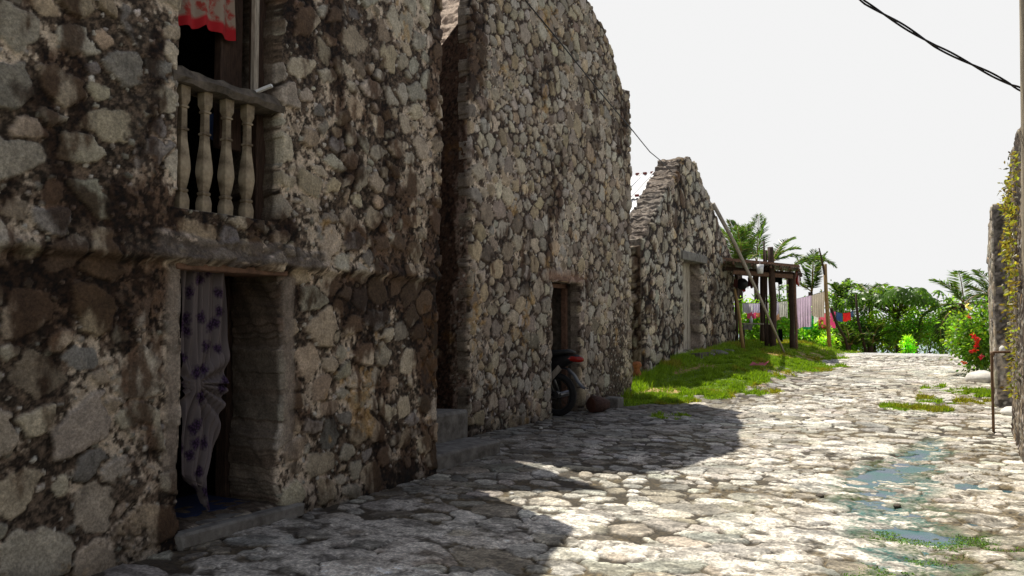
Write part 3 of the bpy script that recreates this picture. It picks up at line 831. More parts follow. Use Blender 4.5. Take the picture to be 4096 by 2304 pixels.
xi = X1 - 0.5
o = cloth_rect('hanging_shirt', onX(528 * d_, 285 * d_, xi), onX(556 * d_, 285 * d_, xi), onX(528 * d_, 350 * d_, xi), onX(562 * d_, 378 * d_, xi), cloth_mat('blue_cloth', (0.10, 0.16, 0.36), 0.2), 0.015, 2, 3)
tag(o, 'bluish cloth hanging inside behind the balusters', 'cloth')
p0 = onX(642 * d_, 232 * d_, X1 + 0.03); p1 = onX(684 * d_, 215 * d_, X1 + 0.16)
o = MB().beam(p0, p1, 0.03, 0.022).build('white_stick', M_white)
tag(o, 'short flat white stick lying across the balcony handrail end', 'stick')
o = MB().box((X1 - 0.50, 3.95, 0.0), (X1 - 0.27, 4.7, 0.128)).box((X1 - 0.9, 3.8, 0.0), (X1 - 0.5, 4.7, 0.126)).build('door_mat', M_bluemat)
tag(o, 'dark blue mat lying on the floor inside the curtained doorway', 'mat')

# ------------------------------------------------------------------ HOUSE 2 (tall gable)
X2 = -6.05
DOOR2 = (11.85, 12.97, 0.0, 2.28)
def house2():
    h = empty('stone_house', (X2, 12.4, 0), 'tall stone gable house with a motorcycle standing in its narrow doorway', 'house', 'rubble stone houses')
    us = np.arange(9.28, 15.62, 0.0175); vs = np.arange(-0.06, 8.65, 0.0175)
    def cover(U, V): return 0.10 + 0.35 * sstep(2.4, 0.8, V) + 0.25 * np.exp(-((U - 14.8) / 0.5) ** 2) * sstep(3, 2, V)
    def stainf(U, V): return 0.20 * np.exp(-((U - 9.5) / 0.5) ** 2) * sstep(4.5, 5.5, V) + 0.07 * sstep(14.2, 15.4, U) * sstep(4, 6, V) - 0.06
    def extra(U, V, H, C):
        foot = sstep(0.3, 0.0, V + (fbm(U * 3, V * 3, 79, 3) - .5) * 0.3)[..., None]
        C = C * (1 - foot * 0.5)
        for (a, w) in ((DOOR2[0] - 0.12, 0.12), (DOOR2[1] + 0.12, 0.12)):
            k = (np.exp(-((U - a) / w) ** 2) * sstep(2.4, 2.2, V))
            H = H + k * 0.02
        q = np.exp(-((U - 12.4) / 0.8) ** 4) * np.exp(-((V - 2.36) / 0.09) ** 2)
        C = C * (1 - 0.7 * q[..., None]) + np.array((0.30, 0.17, 0.11)) * (0.6 + 0.8 * fbm(U * 10, V * 10, 80, 3)[..., None]) * 0.7 * q[..., None]
        return H, C
    U, V, H, C = rubble(us, vs, 21, lambda u, v: 0.130 + 0.025 * math.sin(v * 1.3 + u), gap=0.016, bulge=0.036, fmax=1.02, mortar=(0.045, 0.031, 0.023), cover=cover, stain=0.38, extra=extra,
                        tries=26000, warp=0.028, plast_amt=0.62, stainfun=stainf, tilt=0.6, aspect=(0.9, 1.8),
                        cols=[(0.36, 0.31, 0.24), (0.34, 0.31, 0.255), (0.40, 0.345, 0.26), (0.37, 0.30, 0.205), (0.28, 0.24, 0.20), (0.38, 0.35, 0.30), (0.23, 0.185, 0.145)])
    e2 = onX(1565 / 2.5156, 217 / 2.5156, X2); e1 = onX(1545 / 2.5156, 150 / 2.5156, X2); e3 = onX(1527 / 2.5156, 88 / 2.5156, X2); e4 = onX(1480 / 2.5156, 0, X2)
    pk = (12.25, 8.5)
    top = poly_top([(9.3, 6.0), (9.75, 7.1), (10.4, 7.9), pk, (e4.y, e4.z), (e3.y, e3.z), (e1.y, e1.z), (e2.y, e2.z), (e2.y + .01, e2.z - .03), (15.6, e2.z - .02)])
    def inside(u, v):
        k = (v < top(u) + (fbm(u * 7, v * 7, 93, 3) - 0.5) * 0.14)
        k &= (u > 9.35 + (fbm(u * 0, v * 5, 94, 3) - 0.5) * 0.10) & (u < 15.50 + (fbm(u * 0 + 4, v * 6, 95, 3) - 0.5) * 0.14)
        rg = (fbm(v * 6, u * 0 + 3, 96, 3) - 0.5) * 0.10
        k &= ~((u > DOOR2[0] + rg) & (u < DOOR2[1] + rg * .4) & (v < DOOR2[3] + (fbm(u * 5, v * 0, 97, 2) - .5) * .08))
        return k
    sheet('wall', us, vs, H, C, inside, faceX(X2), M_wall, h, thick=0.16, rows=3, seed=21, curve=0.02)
    MB().box((X2 - 0.56, DOOR2[1] + 0.03, 0), (X2 - 0.06, DOOR2[1] + 0.3, 2.4), jit=.01).box((X2 - 0.56, DOOR2[0] - 0.3, 0), (X2 - 0.06, DOOR2[0] - 0.03, 2.4), jit=.01).box((X2 - .56, DOOR2[0] - .3, 2.385), (X2 - .06, DOOR2[1] + .3, 2.7)).build('door_reveal', M_concrete, h)
    # side wall facing down the lane, stained plaster over stone
    us2 = np.arange(-8.3, X2 - 0.0, 0.018); vs2 = np.arange(-0.05, 6.2, 0.018)
    def st2(U, V): return 0.22 * np.exp(-((U + 6.45) / 0.22) ** 2) * sstep(6, 5, V) + 0.05
    U, V, H, C = rubble(us2, vs2, 31, lambda u, v: 0.12, gap=0.02, bulge=0.03, cover=lambda U, V: 0.75 + 0 * U, stain=0.62, tries=5000, warp=0.03, plast_amt=0.9, stainfun=st2, mortar=(0.12, 0.085, 0.065), plaster=(0.30, 0.215, 0.17))
    sheet('side_wall', us2, vs2, H, C, lambda u, v: (v < np.interp(u, [-6.75, X2], [5.35, 6.1]) + (fbm(u * 6, v * 6, 98, 3) - .5) * .1) & (u < X2 - 0.03), faceYneg(9.37), M_wall, h, thick=0.2, rows=3, seed=31)
    # rough sunlit haunch above the side wall
    hu = np.arange(-7.6, X2 + 0.0, 0.025); hv = np.arange(0, 3.2, 0.025)
    UU, VV = np.meshgrid(hu, hv)
    hh = (fbm(UU * 7, VV * 7, 99, 4) - 0.5) * 0.16 + (fbm(UU * 24, VV * 24, 100, 3) - 0.5) * 0.05
    zb = np.interp(UU, [-6.75, X2], [5.27, 5.98]) + VV * 0.82
    yb = 9.37 + VV * 0.72 - hh * 0.7
    CC = np.array((0.42, 0.33, 0.26)) * (0.45 + 1.1 * fbm(UU * 15, VV * 15, 101, 4)[..., None])
    nu, nv = len(hu), len(hv); idx = np.arange(nu * nv).reshape(nv, nu)
    Q = np.stack([idx[:-1, :-1].ravel(), idx[:-1, 1:].ravel(), idx[1:, 1:].ravel(), idx[1:, :-1].ravel()], 1)
    mesh_np('haunch', np.stack([UU.ravel(), yb.ravel(), (zb + hh * 0.5).ravel()], 1), Q, M_wall, h, CC.reshape(-1, 3))
    xb = -15; xi = X2 - 0.12
    b = MB()
    b.add([(xi, 9.6, 0), (xb, 9.6, 0), (xb, 9.6, 5.2), (xi, 9.6, 5.2)], [(3, 2, 1, 0)])
    b.add([(xi, 15.4, 0), (xb, 15.4, 0), (xb, 15.4, 6.2), (xi, 15.4, 6.2), (xi, 15.0, 0), (xb, 15.0, 0), (xb, 15.0, 6.2), (xi, 15.0, 6.2)], [(0, 1, 2, 3), (7, 6, 5, 4), (0, 3, 7, 4)])
    b.add([(xb, 9.5, 0), (xb, 15.4, 0), (xb, 15.4, 6.2), (xb, 12.3, 8.2), (xb, 9.5, 5.4)], [(4, 3, 2, 1, 0)])
    b.add([(-9.2, 9.6, 0), (-9.2, 15.0, 0), (-9.2, 15.0, 3), (-9.2, 9.6, 3)], [(0, 1, 2, 3)])
    b.build('rear_wall', M_dark, h)
    MB().add([(xi, 15.4, 6.15), (xb, 15.4, 6.15), (xb, 12.3, 8.2), (xi, 12.3, 8.2)], [(0, 1, 2, 3)]).add(
        [(xi - 0.1, 9.6, 5.2), (xb, 9.6, 5.2), (xb, 12.3, 8.1), (xi, 12.3, 8.1)], [(3, 2, 1, 0)]).build('roof', M_dark, h)
    MB().box((X2 - 0.33, DOOR2[1] - 0.05, 0.0), (X2 - 0.24, DOOR2[1] + 0.03, 2.26)).box((X2 - 0.33, DOOR2[0], 2.2), (X2 - 0.24, DOOR2[1], 2.27)).build('door_frame', M_woodred, h)
    MB().box((X2 - 0.9, DOOR2[1] - 0.02, 0.02), (X2 - 0.56, DOOR2[1] + 0.05, 2.2)).build('door', M_woodred, h)
    MB().box((X2 - 0.3, DOOR2[0] - 0.15, 2.30), (X2 + 0.015, DOOR2[1] + 0.15, 2.38), bev=0.01, jit=.008).build('lintel', M_woodred, h)
    return h
H2 = house2()
# unseen wall put in the alley, top shaped to cast shade on the lane
def alley_shade_wall():
    us = np.arange(6.9, 9.32, 0.03); vs = np.arange(-0.05, 9.0, 0.03)
    U, V, H, C = rubble(us, vs, 41, lambda u, v: 0.12, tries=3000, stain=0.6)
    top = poly_top([(6.9, 4.7), (7.9, 6.1), (9.3, 8.9)])
    o = sheet('alley_shade_wall', us, vs, H, C, lambda u, v: v < top(u), faceX(-6.68), M_far, None, thick=0.5, rows=3, seed=41)
    tag(o, 'unseen rubble wall added behind the steps to shade the lane', 'wall')
alley_shade_wall()
# concrete steps in the gap
st = empty('stone_steps', (-5.3, 8.0, 0), 'two grey concrete steps in the gap between the first two houses', 'steps')
MB().box((-5.50, 6.98, -0.05), (-4.98, 8.42, 0.172), bev=0.018, jit=0.012).build('step', M_step, st)
MB().box((-6.02, 6.98, -0.05), (-5.47, 8.45, 0.50), bev=0.018, jit=0.012).build('step', M_step, st)

# ------------------------------------------------------------------ HOUSE 3 (small gable on the verge)
X3 = -6.4
def house3():
    dx = 1 / 2.5156
    h = empty('stone_house', (X3, 20.5, 0.4), 'small stone gable house on the grass with a pale closed door', 'house', 'rubble stone houses')
    L = onX(1617 * dx, 600 * dx, X3); Rr = onX(1847 * dx, 700 * dx, X3)
    us = np.arange(L.y - 0.05, Rr.y + 0.25, 0.035); vs = np.arange(0.0, 6.4, 0.03)
    pts = [(1600, 620), (1621, 590), (1660, 515), (1700, 437), (1716, 403), (1735, 399), (1748, 410), (1762, 442), (1790, 515), (1818, 588), (1838, 640), (1852, 668)]
    pp = [onX(x * dx, y * dx, X3) for x, y in pts]
    top = poly_top([(p.y, p.z) for p in pp])
    dl = onX(1718 * dx, 700 * dx, X3).y; dr = onX(1764 * dx, 700 * dx, X3).y
    zt_ = onX(1735 * dx, 656 * dx, X3).z; zb_ = onX(1735 * dx, 884 * dx, X3).z
    U, V, H, C = rubble(us, vs, 51, lambda u, v: 0.20, aspect=(1.2, 2.4), gap=0.034, bulge=0.045, stain=0.36, tries=11000, warp=0.035, plast_amt=0.40, fmax=0.93, pebbles=True,
                        mortar=(0.022, 0.014, 0.011), cols=[(0.42, 0.38, 0.31), (0.38, 0.36, 0.31), (0.46, 0.40, 0.31), (0.33, 0.28, 0.22)])
    def inside(u, v):
        k = (v < top(u) + (fbm(u * 5, v * 5, 55, 3) - 0.5) * 0.2) & (u > L.y) & (u < Rr.y + (fbm(u * 0 + 2, v * 4, 56, 3) - .5) * .2)
        k &= ~((u > dl) & (u < dr) & (v < zt_) & (v > zb_))
        return k
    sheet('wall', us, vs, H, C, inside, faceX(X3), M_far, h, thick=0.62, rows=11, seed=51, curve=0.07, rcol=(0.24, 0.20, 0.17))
    xi = X3 - 0.5; xb = -8.9
    yl, yr = L.y + 0.1, Rr.y - 0.1
    b = MB()
    zl, zr = top(yl) - 0.35, top(yr) - 0.35; ym, zm = pp[5].y, 3.3
    b.add([(xi, yl, 0), (xb, yl, 0), (xb, yl, zl), (xi, yl, zl)], [(3, 2, 1, 0)])
    b.add([(xi, yr, 0), (xb, yr, 0), (xb, yr, zr), (xi, yr, zr)], [(0, 1, 2, 3)])
    b.add([(xb, yl, 0), (xb, yr, 0), (xb, yr, zr), (xb, ym, zm), (xb, yl, zl)], [(4, 3, 2, 1, 0)])
    b.build('rear_wall', M_concrete, h)
    MB().add([(xi, yr, zr), (xb, yr, zr), (xb, ym, zm), (xi, ym, zm)], [(0, 1, 2, 3)]).add([(xi, yl, zl), (xb, yl, zl), (xb, ym, zm), (xi, ym, zm)], [(3, 2, 1, 0)]).build('roof', M_dark, h)
    dm = MB(); yy = dl - 0.1; kk = 0
    while yy < dr + 0.1:
        dm.box((X3 - 0.38, yy + .008, zb_ - 0.05), (X3 - 0.30 - 0.012 * (kk % 2), yy + 0.17, zt_ + 0.05)); yy += 0.178; kk += 1
    dm.build('door', plain('door_planks', (0.20, 0.16, 0.12), 0.85, 0.5, 5, (9, 9, 0.9), bstr=0.6, col2=(0.62, 0.57, 0.48)), h)
    MB().box((X3 - 0.30, dl - 0.02, zb_), (X3 - 0.22, dl + 0.10, zt_)).build('door_frame', M_woodred, h)
    MB().box((X3 - 0.3, dl - 0.25, zt_ - 0.01), (X3 + 0.10, dr + 0.25, zt_ + 0.20), bev=0.02, jit=0.015).build('lintel', M_step, h)
    MB().box((X3 - 0.1, dl - 0.1, zb_ - 0.5), (X3 + 0.45, dr + 0.2, zb_ - 0.03), bev=0.03, jit=0.02).build('door_step', M_concrete, h)
    # rough stone side wall facing down the lane
    us2 = np.arange(xb, X3 - 0.02, 0.035); vs2 = np.arange(0, 3.6, 0.03)
    U, V, H, C = rubble(us2, vs2, 57, lambda u, v: 0.16, gap=0.03, bulge=0.05, stain=0.62, tries=3000)
    sheet('side_wall', us2, vs2, H, C, lambda u, v: v < zl + 0.1, faceYneg(L.y - 0.06), M_far, h, thick=0.1, rows=1, seed=57)
    return h
H3 = house3()

# house behind with a white corrugated roof
def tin_house():
    h = empty('metal_roofed_house', (-12, 24, 0), 'white corrugated metal roof seen between the tall and small stone houses', 'house')
    n = 260; x0, x1 = -16.0, -7.6
    def corr(name, ya, za, yb, zb, mat, off):
        V_ = []; 
        for i in range(n + 1):
            x = x0 + (x1 - x0) * i / n; w = 0.018 * math.sin(i * 2 * math.pi / 4) + off
            V_ += [(x, ya, za + w), (x, yb, zb + w)]
        idx = np.arange(2 * (n + 1)).reshape(-1, 2)
        Q = np.stack([idx[:-1, 0], idx[1:, 0], idx[1:, 1], idx[:-1, 1]], 1)
        return mesh_np(name, V_, Q, mat, h)
    r1 = onY(650, 175.5, 25.0); r2 = onY(641, 198.5, 23.0)
    sl = (r1.z - r2.z) / 2.0
    corr('roof', 25.0, r1.z, 22.9, r1.z - 2.1 * sl, M_tin, 0.05)
    corr('roof', 23.05, r1.z - 1.95 * sl, 19.0, r1.z - 6 * sl, M_tin, 0.0)
    corr('roof', 25.0, r1.z, 30.0, r1.z - 5 * sl, M_tin, 0.05)
    MB().box((x0 + 0.4, 19.4, 0), (x1 - 0.6, 29.6, r1.z - 5.8 * sl)).build('wall', M_concrete, h)
    clip = None; x = -10.6
    while x < x1:
        for (yy, zz) in ((24.98, r1.z + 0.085), (22.87, r2.z + 0.08)):
            if clip is None: clip = MB().box((x, yy - .05, zz - .035), (x + 0.12, yy + .05, zz + .035), bev=.01).build('roof_clip', M_rustred, h); c0 = (x, yy, zz)
            else:
                c = clip.copy(); COL.objects.link(c); c.parent = h; c.matrix_parent_inverse = clip.matrix_parent_inverse.copy(); c.location = (x - c0[0], yy - c0[1], zz - c0[2])
        x += 0.26
    mb = MB()
    for x in (-8.9, -9.35, -9.75): mb.beam((x, 24.9, r1.z + 0.09), (x - 0.05, 21.0, r1.z - 3.9 * sl + 0.06), 0.03, 0.02)
    mb.build('roof_batten', M_steel, h)
tin_house()

# ------------------------------------------------------------------ right-hand walls
def right_walls():
    us = np.arange(2.0, 14.0, 0.03); vs = np.arange(-0.08, 5.4, 0.03)
    U, V, H, C = rubble(us, vs, 61, lambda u, v: 0.13, gap=0.025, bulge=0.07, stain=0.55, tries=9000, plast_amt=0.9, cover=lambda U, V: 0.75 + 0 * U, plaster=(0.34, 0.27, 0.19), mortar=(.05, .036, .026), fmax=0.95)
    H = H + 0.06 * (fbm(U * 0.8, V * 2.5, 62, 3) - 0.5)
    a0 = onX(1024, 123, 0.5); a1 = onX(1005, 190, 0.5)
    top = poly_top([(2, 5.2), (6, 4.9), (9.0, 4.1), (a0.y, a0.z), (12.0, 3.75), (13.5, 3.45), (14, 3.3)])
    def ins(u, v): return (v < top(u) + (fbm(u * 4, v * 4, 63, 3) - .5) * .18) & (u < 13.6 + (fbm(v * 2.0, u * 0, 64, 3) - 0.5) * 0.9)
    w = sheet('roadside_wall', us, vs, H, C, ins, faceXneg(0.50), M_far, None, thick=0.6, rows=6, seed=61, curve=0.06)
    tag(w, 'nearer mossy stone wall at the right edge beside the pole', 'wall', 'walls on the right of the lane')
    us = np.arange(16.0, 20.0, 0.04); vs = np.arange(0.0, 4.2, 0.03)
    U, V, H, C = rubble(us, vs, 65, lambda u, v: 0.15, gap=0.025, bulge=0.03, stain=0.12, tries=3000, plast_amt=1.2, plaster=(0.46, 0.42, 0.38), mortar=(.10, .09, .08))
    h = empty('ruined_house', (0.4, 18, 0), 'farther grey stone wall end standing beside the red flowering bush', 'wall', 'walls on the right of the lane')
    t2 = poly_top([(16.0, 3.62), (16.6, 3.60), (18.6, 3.45), (19.9, 3.1)])
    sheet('wall', us, vs, H, C, lambda u, v: v < t2(u) + (fbm(u * 4, v * 4, 66, 3) - .5) * .1, faceXneg(0.36), M_far, h, thick=0.3, rows=3, seed=65)
    us = np.arange(0.36, 3.0, 0.04); vs = np.arange(-0.05, 4.2, 0.04)
    U, V, H, C = rubble(us, vs, 67, lambda u, v: 0.13, gap=0.02, bulge=0.02, stain=0.45, tries=2500, cover=lambda U, V: 0.95 + 0 * U, mortar=(0.10, 0.088, 0.08))
    sheet('end_wall', us, vs, H, C, lambda u, v: v < 3.55, faceYneg(16.0), M_far, h, thick=0.3, rows=3, seed=67)
right_walls()

# ------------------------------------------------------------------ foliage
def leaf_cloud(centers, dirs, L, Wd, cols, bend=0.25, seed=0, shape='leaf', up=0.5):
    """n leaves: each 2 quads folded; returns V,F,C"""
    g = np.random.default_rng(seed); n = len(centers)
    d = dirs / np.linalg.norm(dirs, axis=1, keepdims=True)
    ref = g.normal(0, 1, (n, 3)); ref[:, 2] += up * 2
    nrm = ref - d * (ref * d).sum(1, keepdims=True); nrm /= np.linalg.norm(nrm, axis=1, keepdims=True)
    sd_ = np.cross(d, nrm)
    L = np.broadcast_to(L, n)[:, None]; Wd = np.broadcast_to(Wd, n)[:, None]
    dn = nrm * L * bend
    p0 = centers; p1 = centers + d * L * 0.45 + sd_ * Wd * 0.5 - dn * 0.15; p2 = centers + d * L - dn; p3 = centers + d * L * 0.45 - sd_ * Wd * 0.5 - dn * 0.15
    V = np.stack([p0, p1, p2, p3], 1).reshape(-1, 3)
    Fq = np.arange(4 * n).reshape(n, 4)
    C = np.repeat(cols, 4, axis=0)
    return V, Fq, C
def gcol(n, base, seed, var=0.35, alt=None, palt=0.1):
    g = np.random.default_rng(seed)
    c = 2.2 * np.array(base)[None, :] * (1 + g.normal(0, var, (n, 1)).clip(-0.7, 0.9)) * (1 + g.normal(0, 0.10, (n, 3)))
    if alt is not None:
        k = g.random(n) < palt
        c[k] = np.array(alt) * (1 + g.normal(0, 0.2, (k.sum(), 1)))
    return c.clip(0.004, 0.8)
def clumps(c, r, n_cl, n_leaf, seed, cr=0.28, shell=0.55):
    """leaf centres gathered in clumps inside an uneven ellipsoid"""
    g = np.random.default_rng(seed)
    k = g.normal(0, 1, (n_cl, 3)); k /= np.linalg.norm(k, axis=1, keepdims=True)
    k *= (g.random((n_cl, 1)) ** shell)
    k[:, 2] = k[:, 2] * 0.95
    k *= (0.85 + 0.3 * g.random((n_cl, 1)))
    cc = np.array(c) + k * np.array(r)
    wgt = g.uniform(0.4, 1.6, n_cl)
    pick = g.choice(n_cl, n_leaf, p=wgt / wgt.sum())
    off = g.normal(0, 1, (n_leaf, 3)) * cr * np.mean(r) * g.uniform(0.6, 1.2, (n_cl, 1))[pick]
    P = cc[pick] + off
    out = (P - np.array(c)) / np.array(r)
    D = out * 0.6 + g.normal(0, 0.7, (n_leaf, 3)) + off / (np.linalg.norm(off, axis=1, keepdims=True) + 1e-5) * 0.5
    return P, D, pick
def bush(name, c, r, n, L, Wd, base, label, cat, group=None, seed=0, alt=None, palt=0.06, ncl=40, stems=True, up=0.5, bend=0.3):
    g0 = zt(c[0], c[1]); base_z = min(g0, c[2] - r[2]) - 0.1
    root = empty(name, (c[0], c[1], base_z), label, cat, group)
    P, D, pick = clumps(c, r, ncl, n, seed)
    g = np.random.default_rng(seed + 9)
    tone = g.uniform(0.6, 1.35, ncl)[pick][:, None]
    cols = gcol(n, base, seed + 1, 0.25, alt, palt) * tone
    V, Fq, C = leaf_cloud(P, D, L * g.uniform(0.6, 1.3, n), Wd * g.uniform(0.7, 1.2, n), cols, bend, seed + 2, up=up)
    mesh_np('foliage', V, Fq, M_leaf, root, C)
    if stems:
        mb = MB(); rr = random.Random(seed)
        for k in range(7):
            e = Vector(P[rr.randrange(n)])
            s = Vector((c[0] + rr.uniform(-.25, .25) * r[0], c[1] + rr.uniform(-.2, .2) * r[1], base_z))
            mid = s.lerp(e, 0.5) + Vector((rr.uniform(-.1, .1), 0, 0.1))
            mb.tube([s, mid, e], [0.03, 0.022, 0.008], 6)
        mb.build('stem', M_wood, root)
    return root

def palm(name, base, height, nf, fl, seed, label, group, cols=(0.06, 0.10, 0.03), lean=(0, 0), azs=None, els=None, lw=0.045, lfl=0.30, curl=0.75):
    rr = random.Random(seed); g = np.random.default_rng(seed)
    root = empty(name, base, label, 'palm tree', group)
    B = Vector(base); T = B + Vector((lean[0], lean[1], height))
    mb = MB(); pts = [B.lerp(T, t) + Vector((0.06 * math.sin(t * 5), 0, 0)) for t in np.linspace(0, 1, 8)]
    mb.tube(pts, [0.15 - 0.06 * t for t in np.linspace(0, 1, 8)], 10, 0.08).build('trunk', M_wood, root)
    Ps, Ds, Ls, Ws, Cs = [], [], [], [], []
    rb = MB()
    for f in range(nf):
        az = azs[f % len(azs)] if azs else (2 * math.pi * f / nf + rr.uniform(-.3, .3))
        el = els[f % len(els)] if els else rr.uniform(0.15, 1.25)
        l = fl * rr.uniform(0.8, 1.1)
        hd = Vector((math.cos(az), math.sin(az), 0)); p = T.copy(); ang = el
        n = 34; path = [p.copy()]
        for k in range(n):
            ang -= curl * (1.5 + 0.8 * (1 - el)) / n * (0.3 + 1.4 * k / n)
            p = p + (hd * math.cos(ang) + Vector((0, 0, 1)) * math.sin(ang)) * (l / n); path.append(p.copy())
        rb.tube(path[::3] + [path[-1]], [0.028 * (1 - 0.8 * i / 12) for i in range(len(path[::3]) + 1)], 5)
        tone = rr.uniform(0.7, 1.4); twist = rr.uniform(-0.5, 0.5)
        for k in range(4, n + 1):
            t = k / n; d = (path[k] - path[k - 1]).normalized()
            s = d.cross(Vector((0, 0, 1)));
            if s.length < 0.05: s = Vector((-hd.y, hd.x, 0))
            s.normalize(); u = s.cross(d)
            ll = fl * lfl * math.sin(math.pi * (0.12 + 0.83 * t)) ** 0.7
            for sub in (0, 0.5):
                for sg in (-1, 1):
                    dr = s * sg * math.cos(twist * sg) + u * (0.15 + rr.uniform(-.15, .15)) + d * (0.55 + 0.5 * t) + Vector((0, 0, -0.10 - 0.2 * rr.random()))
                    Ps.append(path[k - 1].lerp(path[k], sub)[:]); Ds.append(dr[:]); Ls.append(ll * rr.uniform(.85, 1.1)); Ws.append(lw)
                    Cs.append([c * tone * rr.uniform(0.75, 1.3) for c in cols])
    V, Fq, C = leaf_cloud(np.array(Ps), np.array(Ds), np.array(Ls), np.array(Ws), np.array(Cs), 0.18, seed, up=0.3)
    o = mesh_np('crown', V, Fq, M_leaf, root, C)
    rb.build('frond_rib', M_bamboo, o)
    return root

# undergrowth beyond the crest: individual shrubs
def Wp(px, py, D): return tuple(W(px, py, D))
bk = 'bushes beyond the crest of the lane'
specs = [  # px, py(centre), D, rx px, rz px, n, base colour, leaf L, label
    (752, 325, 30, 26, 22, 3600, (0.085, 0.15, 0.025), .16, 'leafy green bush behind the lean-to posts'),
    (786, 322, 31, 24, 22, 3000, (0.10, 0.17, 0.03), .16, 'leafy bush behind the right-hand lean-to post'),
    (812, 338, 28.6, 20, 12, 2600, (0.10, 0.19, 0.03), .14, 'low bright bush below the lilac towel'),
    (846, 334, 31, 20, 18, 3000, (0.09, 0.16, 0.03), .15, 'leafy bush below the far coloured washing'),
    (868, 332, 33, 18, 20, 2600, (0.075, 0.14, 0.025), .16, 'bush between the leaning branch and the papaya trunk'),
    (893, 336, 32, 20, 18, 2800, (0.09, 0.13, 0.025), .15, 'dark brownish bush round the papaya trunk'),
    (913, 328, 30, 22, 24, 3600, (0.09, 0.16, 0.03), .13, 'dense dark glossy bush right of the papaya trunk'),
    (940, 332, 31, 20, 22, 3400, (0.09, 0.15, 0.03), .13, 'dense dark bush left of the red flowering bush'),
    (908, 346, 28.2, 7, 9, 900, (0.16, 0.28, 0.03), .10, 'small bright lime green bush at the road edge'),
    (955, 318, 33, 14, 18, 1800, (0.07, 0.12, 0.03), .14, 'thin bush behind the red flowering bush'),
    (826, 343, 27.6, 10, 7, 700, (0.14, 0.22, 0.03), .11, 'low tuft of leaves at the foot of the clothesline pole'),
    (838, 300, 34, 12, 14, 1100, (0.07, 0.12, 0.035), .15, 'sparse upright bush behind the clothesline pole'),
]
for i, (px, py, D, rx, rz, n, colr, L, lab) in enumerate(specs):
    c = Wp(px, py, D); s = D / F
    bush('bush', c, (rx * s, rx * s * 0.8, rz * s), n, L, L * 0.5, colr, lab, 'bush', bk, seed=300 + i * 7, ncl=46, alt=(0.3, 0.26, 0.06), palt=0.03)

# feathery small trees: flat layers of tiny leaflets
def feathery(px, py, D, wpx, hpx, seed, label):
    s = D / F; top = W(px, py - hpx, D); gz = -0.6
    base = W(px, 350, D); base.z = min(base.z, zt(base.x, base.y)) - 0.2
    root = empty('feathery_tree', base, label, 'tree', 'feathery trees beyond the lane')
    g = np.random.default_rng(seed); rr = random.Random(seed)
    mb = MB(); mb.tube([base, base.lerp(top, .5) + Vector((.1, 0, 0)), top], [0.05, 0.035, 0.012], 6)
    P, Dd = [], []
    for k in range(26):
        t = rr.uniform(0.25, 1.0); o = base.lerp(top, t)
        a = rr.uniform(0, 6.28); l = wpx * s * rr.uniform(0.5, 1.0) * (1.15 - 0.6 * t)
        e = o + Vector((math.cos(a) * l, math.sin(a) * l, 0.12 * l + rr.uniform(-.1, .15)))
        mb.tube([o, o.lerp(e, .6) + Vector((0, 0, .05)), e], [0.014, 0.009, 0.004], 4)
        for j in range(60):
            q = o.lerp(e, rr.uniform(0.3, 1.05)) + Vector((rr.gauss(0, .12), rr.gauss(0, .12), rr.gauss(0, .025)))
            P.append(q[:]); Dd.append((rr.gauss(0, 1), rr.gauss(0, 1), rr.gauss(0, .15)))
    mb.build('trunk', M_wood, root)
    n = len(P); V, Fq, C = leaf_cloud(np.array(P), np.array(Dd), 0.12, 0.05, gcol(n, (0.07, 0.12, 0.035), seed), .1, seed, up=2.0)
    mesh_np('crown', V, Fq, M_leaf, root, C)
feathery(851, 315, 31, 17, 31, 501, 'thin feathery tree right of the clothesline pole')
feathery(836, 315, 32, 12, 22, 502, 'short feathery tree just behind the clothesline pole')
feathery(778, 300, 30, 15, 32, 503, 'feathery tree rising behind the lean-to roof')
feathery(937, 318, 32, 20, 22, 504, 'wide feathery tree left of the small palm')
feathery(866, 318, 34, 14, 26, 505, 'feathery tree left of the papaya crown')

# palms
pg = 'coconut palms beyond the lane'
def palm_at(px, py, D, **k):
    T = W(px, py, D); gz = max(zt(T.x, T.y), -6) - 0.2
    gz = min(gz, T.z - 1.2)
    return palm('coconut_palm', (T.x, T.y, gz), T.z - gz, **k)
palm_at(741, 264, 33, nf=11, fl=1.85, curl=0.45, seed=601, label='tallest coconut palm just right of the small gable house', group=pg, els=[1.45, 1.25, 1.05, 1.35, 0.8])
palm_at(757, 262, 35, nf=3, fl=2.1, curl=0.3, seed=602, label='palm with narrow upright fronds behind the lean-to roof', group=pg, azs=[0.5, 1.6, 3.6], els=[1.5, 1.45, 1.2])
palm_at(772, 262, 31, nf=5, fl=1.5, seed=603, label='palm with drooping fronds behind the forked lean-to post', group=pg, azs=[0.5, 0.1, 2.0, 4.2, 1.0], els=[0.9, 0.5, 0.8, 0.6, 1.1])
palm_at(790, 268, 32, nf=2, fl=1.9, seed=604, label='palm with one long frond reaching right above the lean-to roof end', group=pg, azs=[0.52, 0.3], els=[0.75, 0.55])
palm_at(812, 292, 33, nf=6, fl=1.7, curl=0.4, seed=605, label='palm with an upright tuft left of the clothesline pole', group=pg, azs=[0.3, 1.5, 3.2, 3.7, 5], els=[1.4, 1.5, 1.35, 0.7, 1.2])
palm_at(842, 298, 34, nf=7, fl=1.0, curl=0.5, seed=606, label='small palm fan right of the clothesline pole', group=pg, els=[1.3, 1.1, 0.9])
palm_at(872, 300, 33, nf=6, fl=1.5, seed=607, label='palm poking out above the left of the papaya crown', group=pg, azs=[3.4, 3.0, 2.3, 0.4, 4.5, 5.2], els=[0.9, 0.5, 1.0, .2, .1])
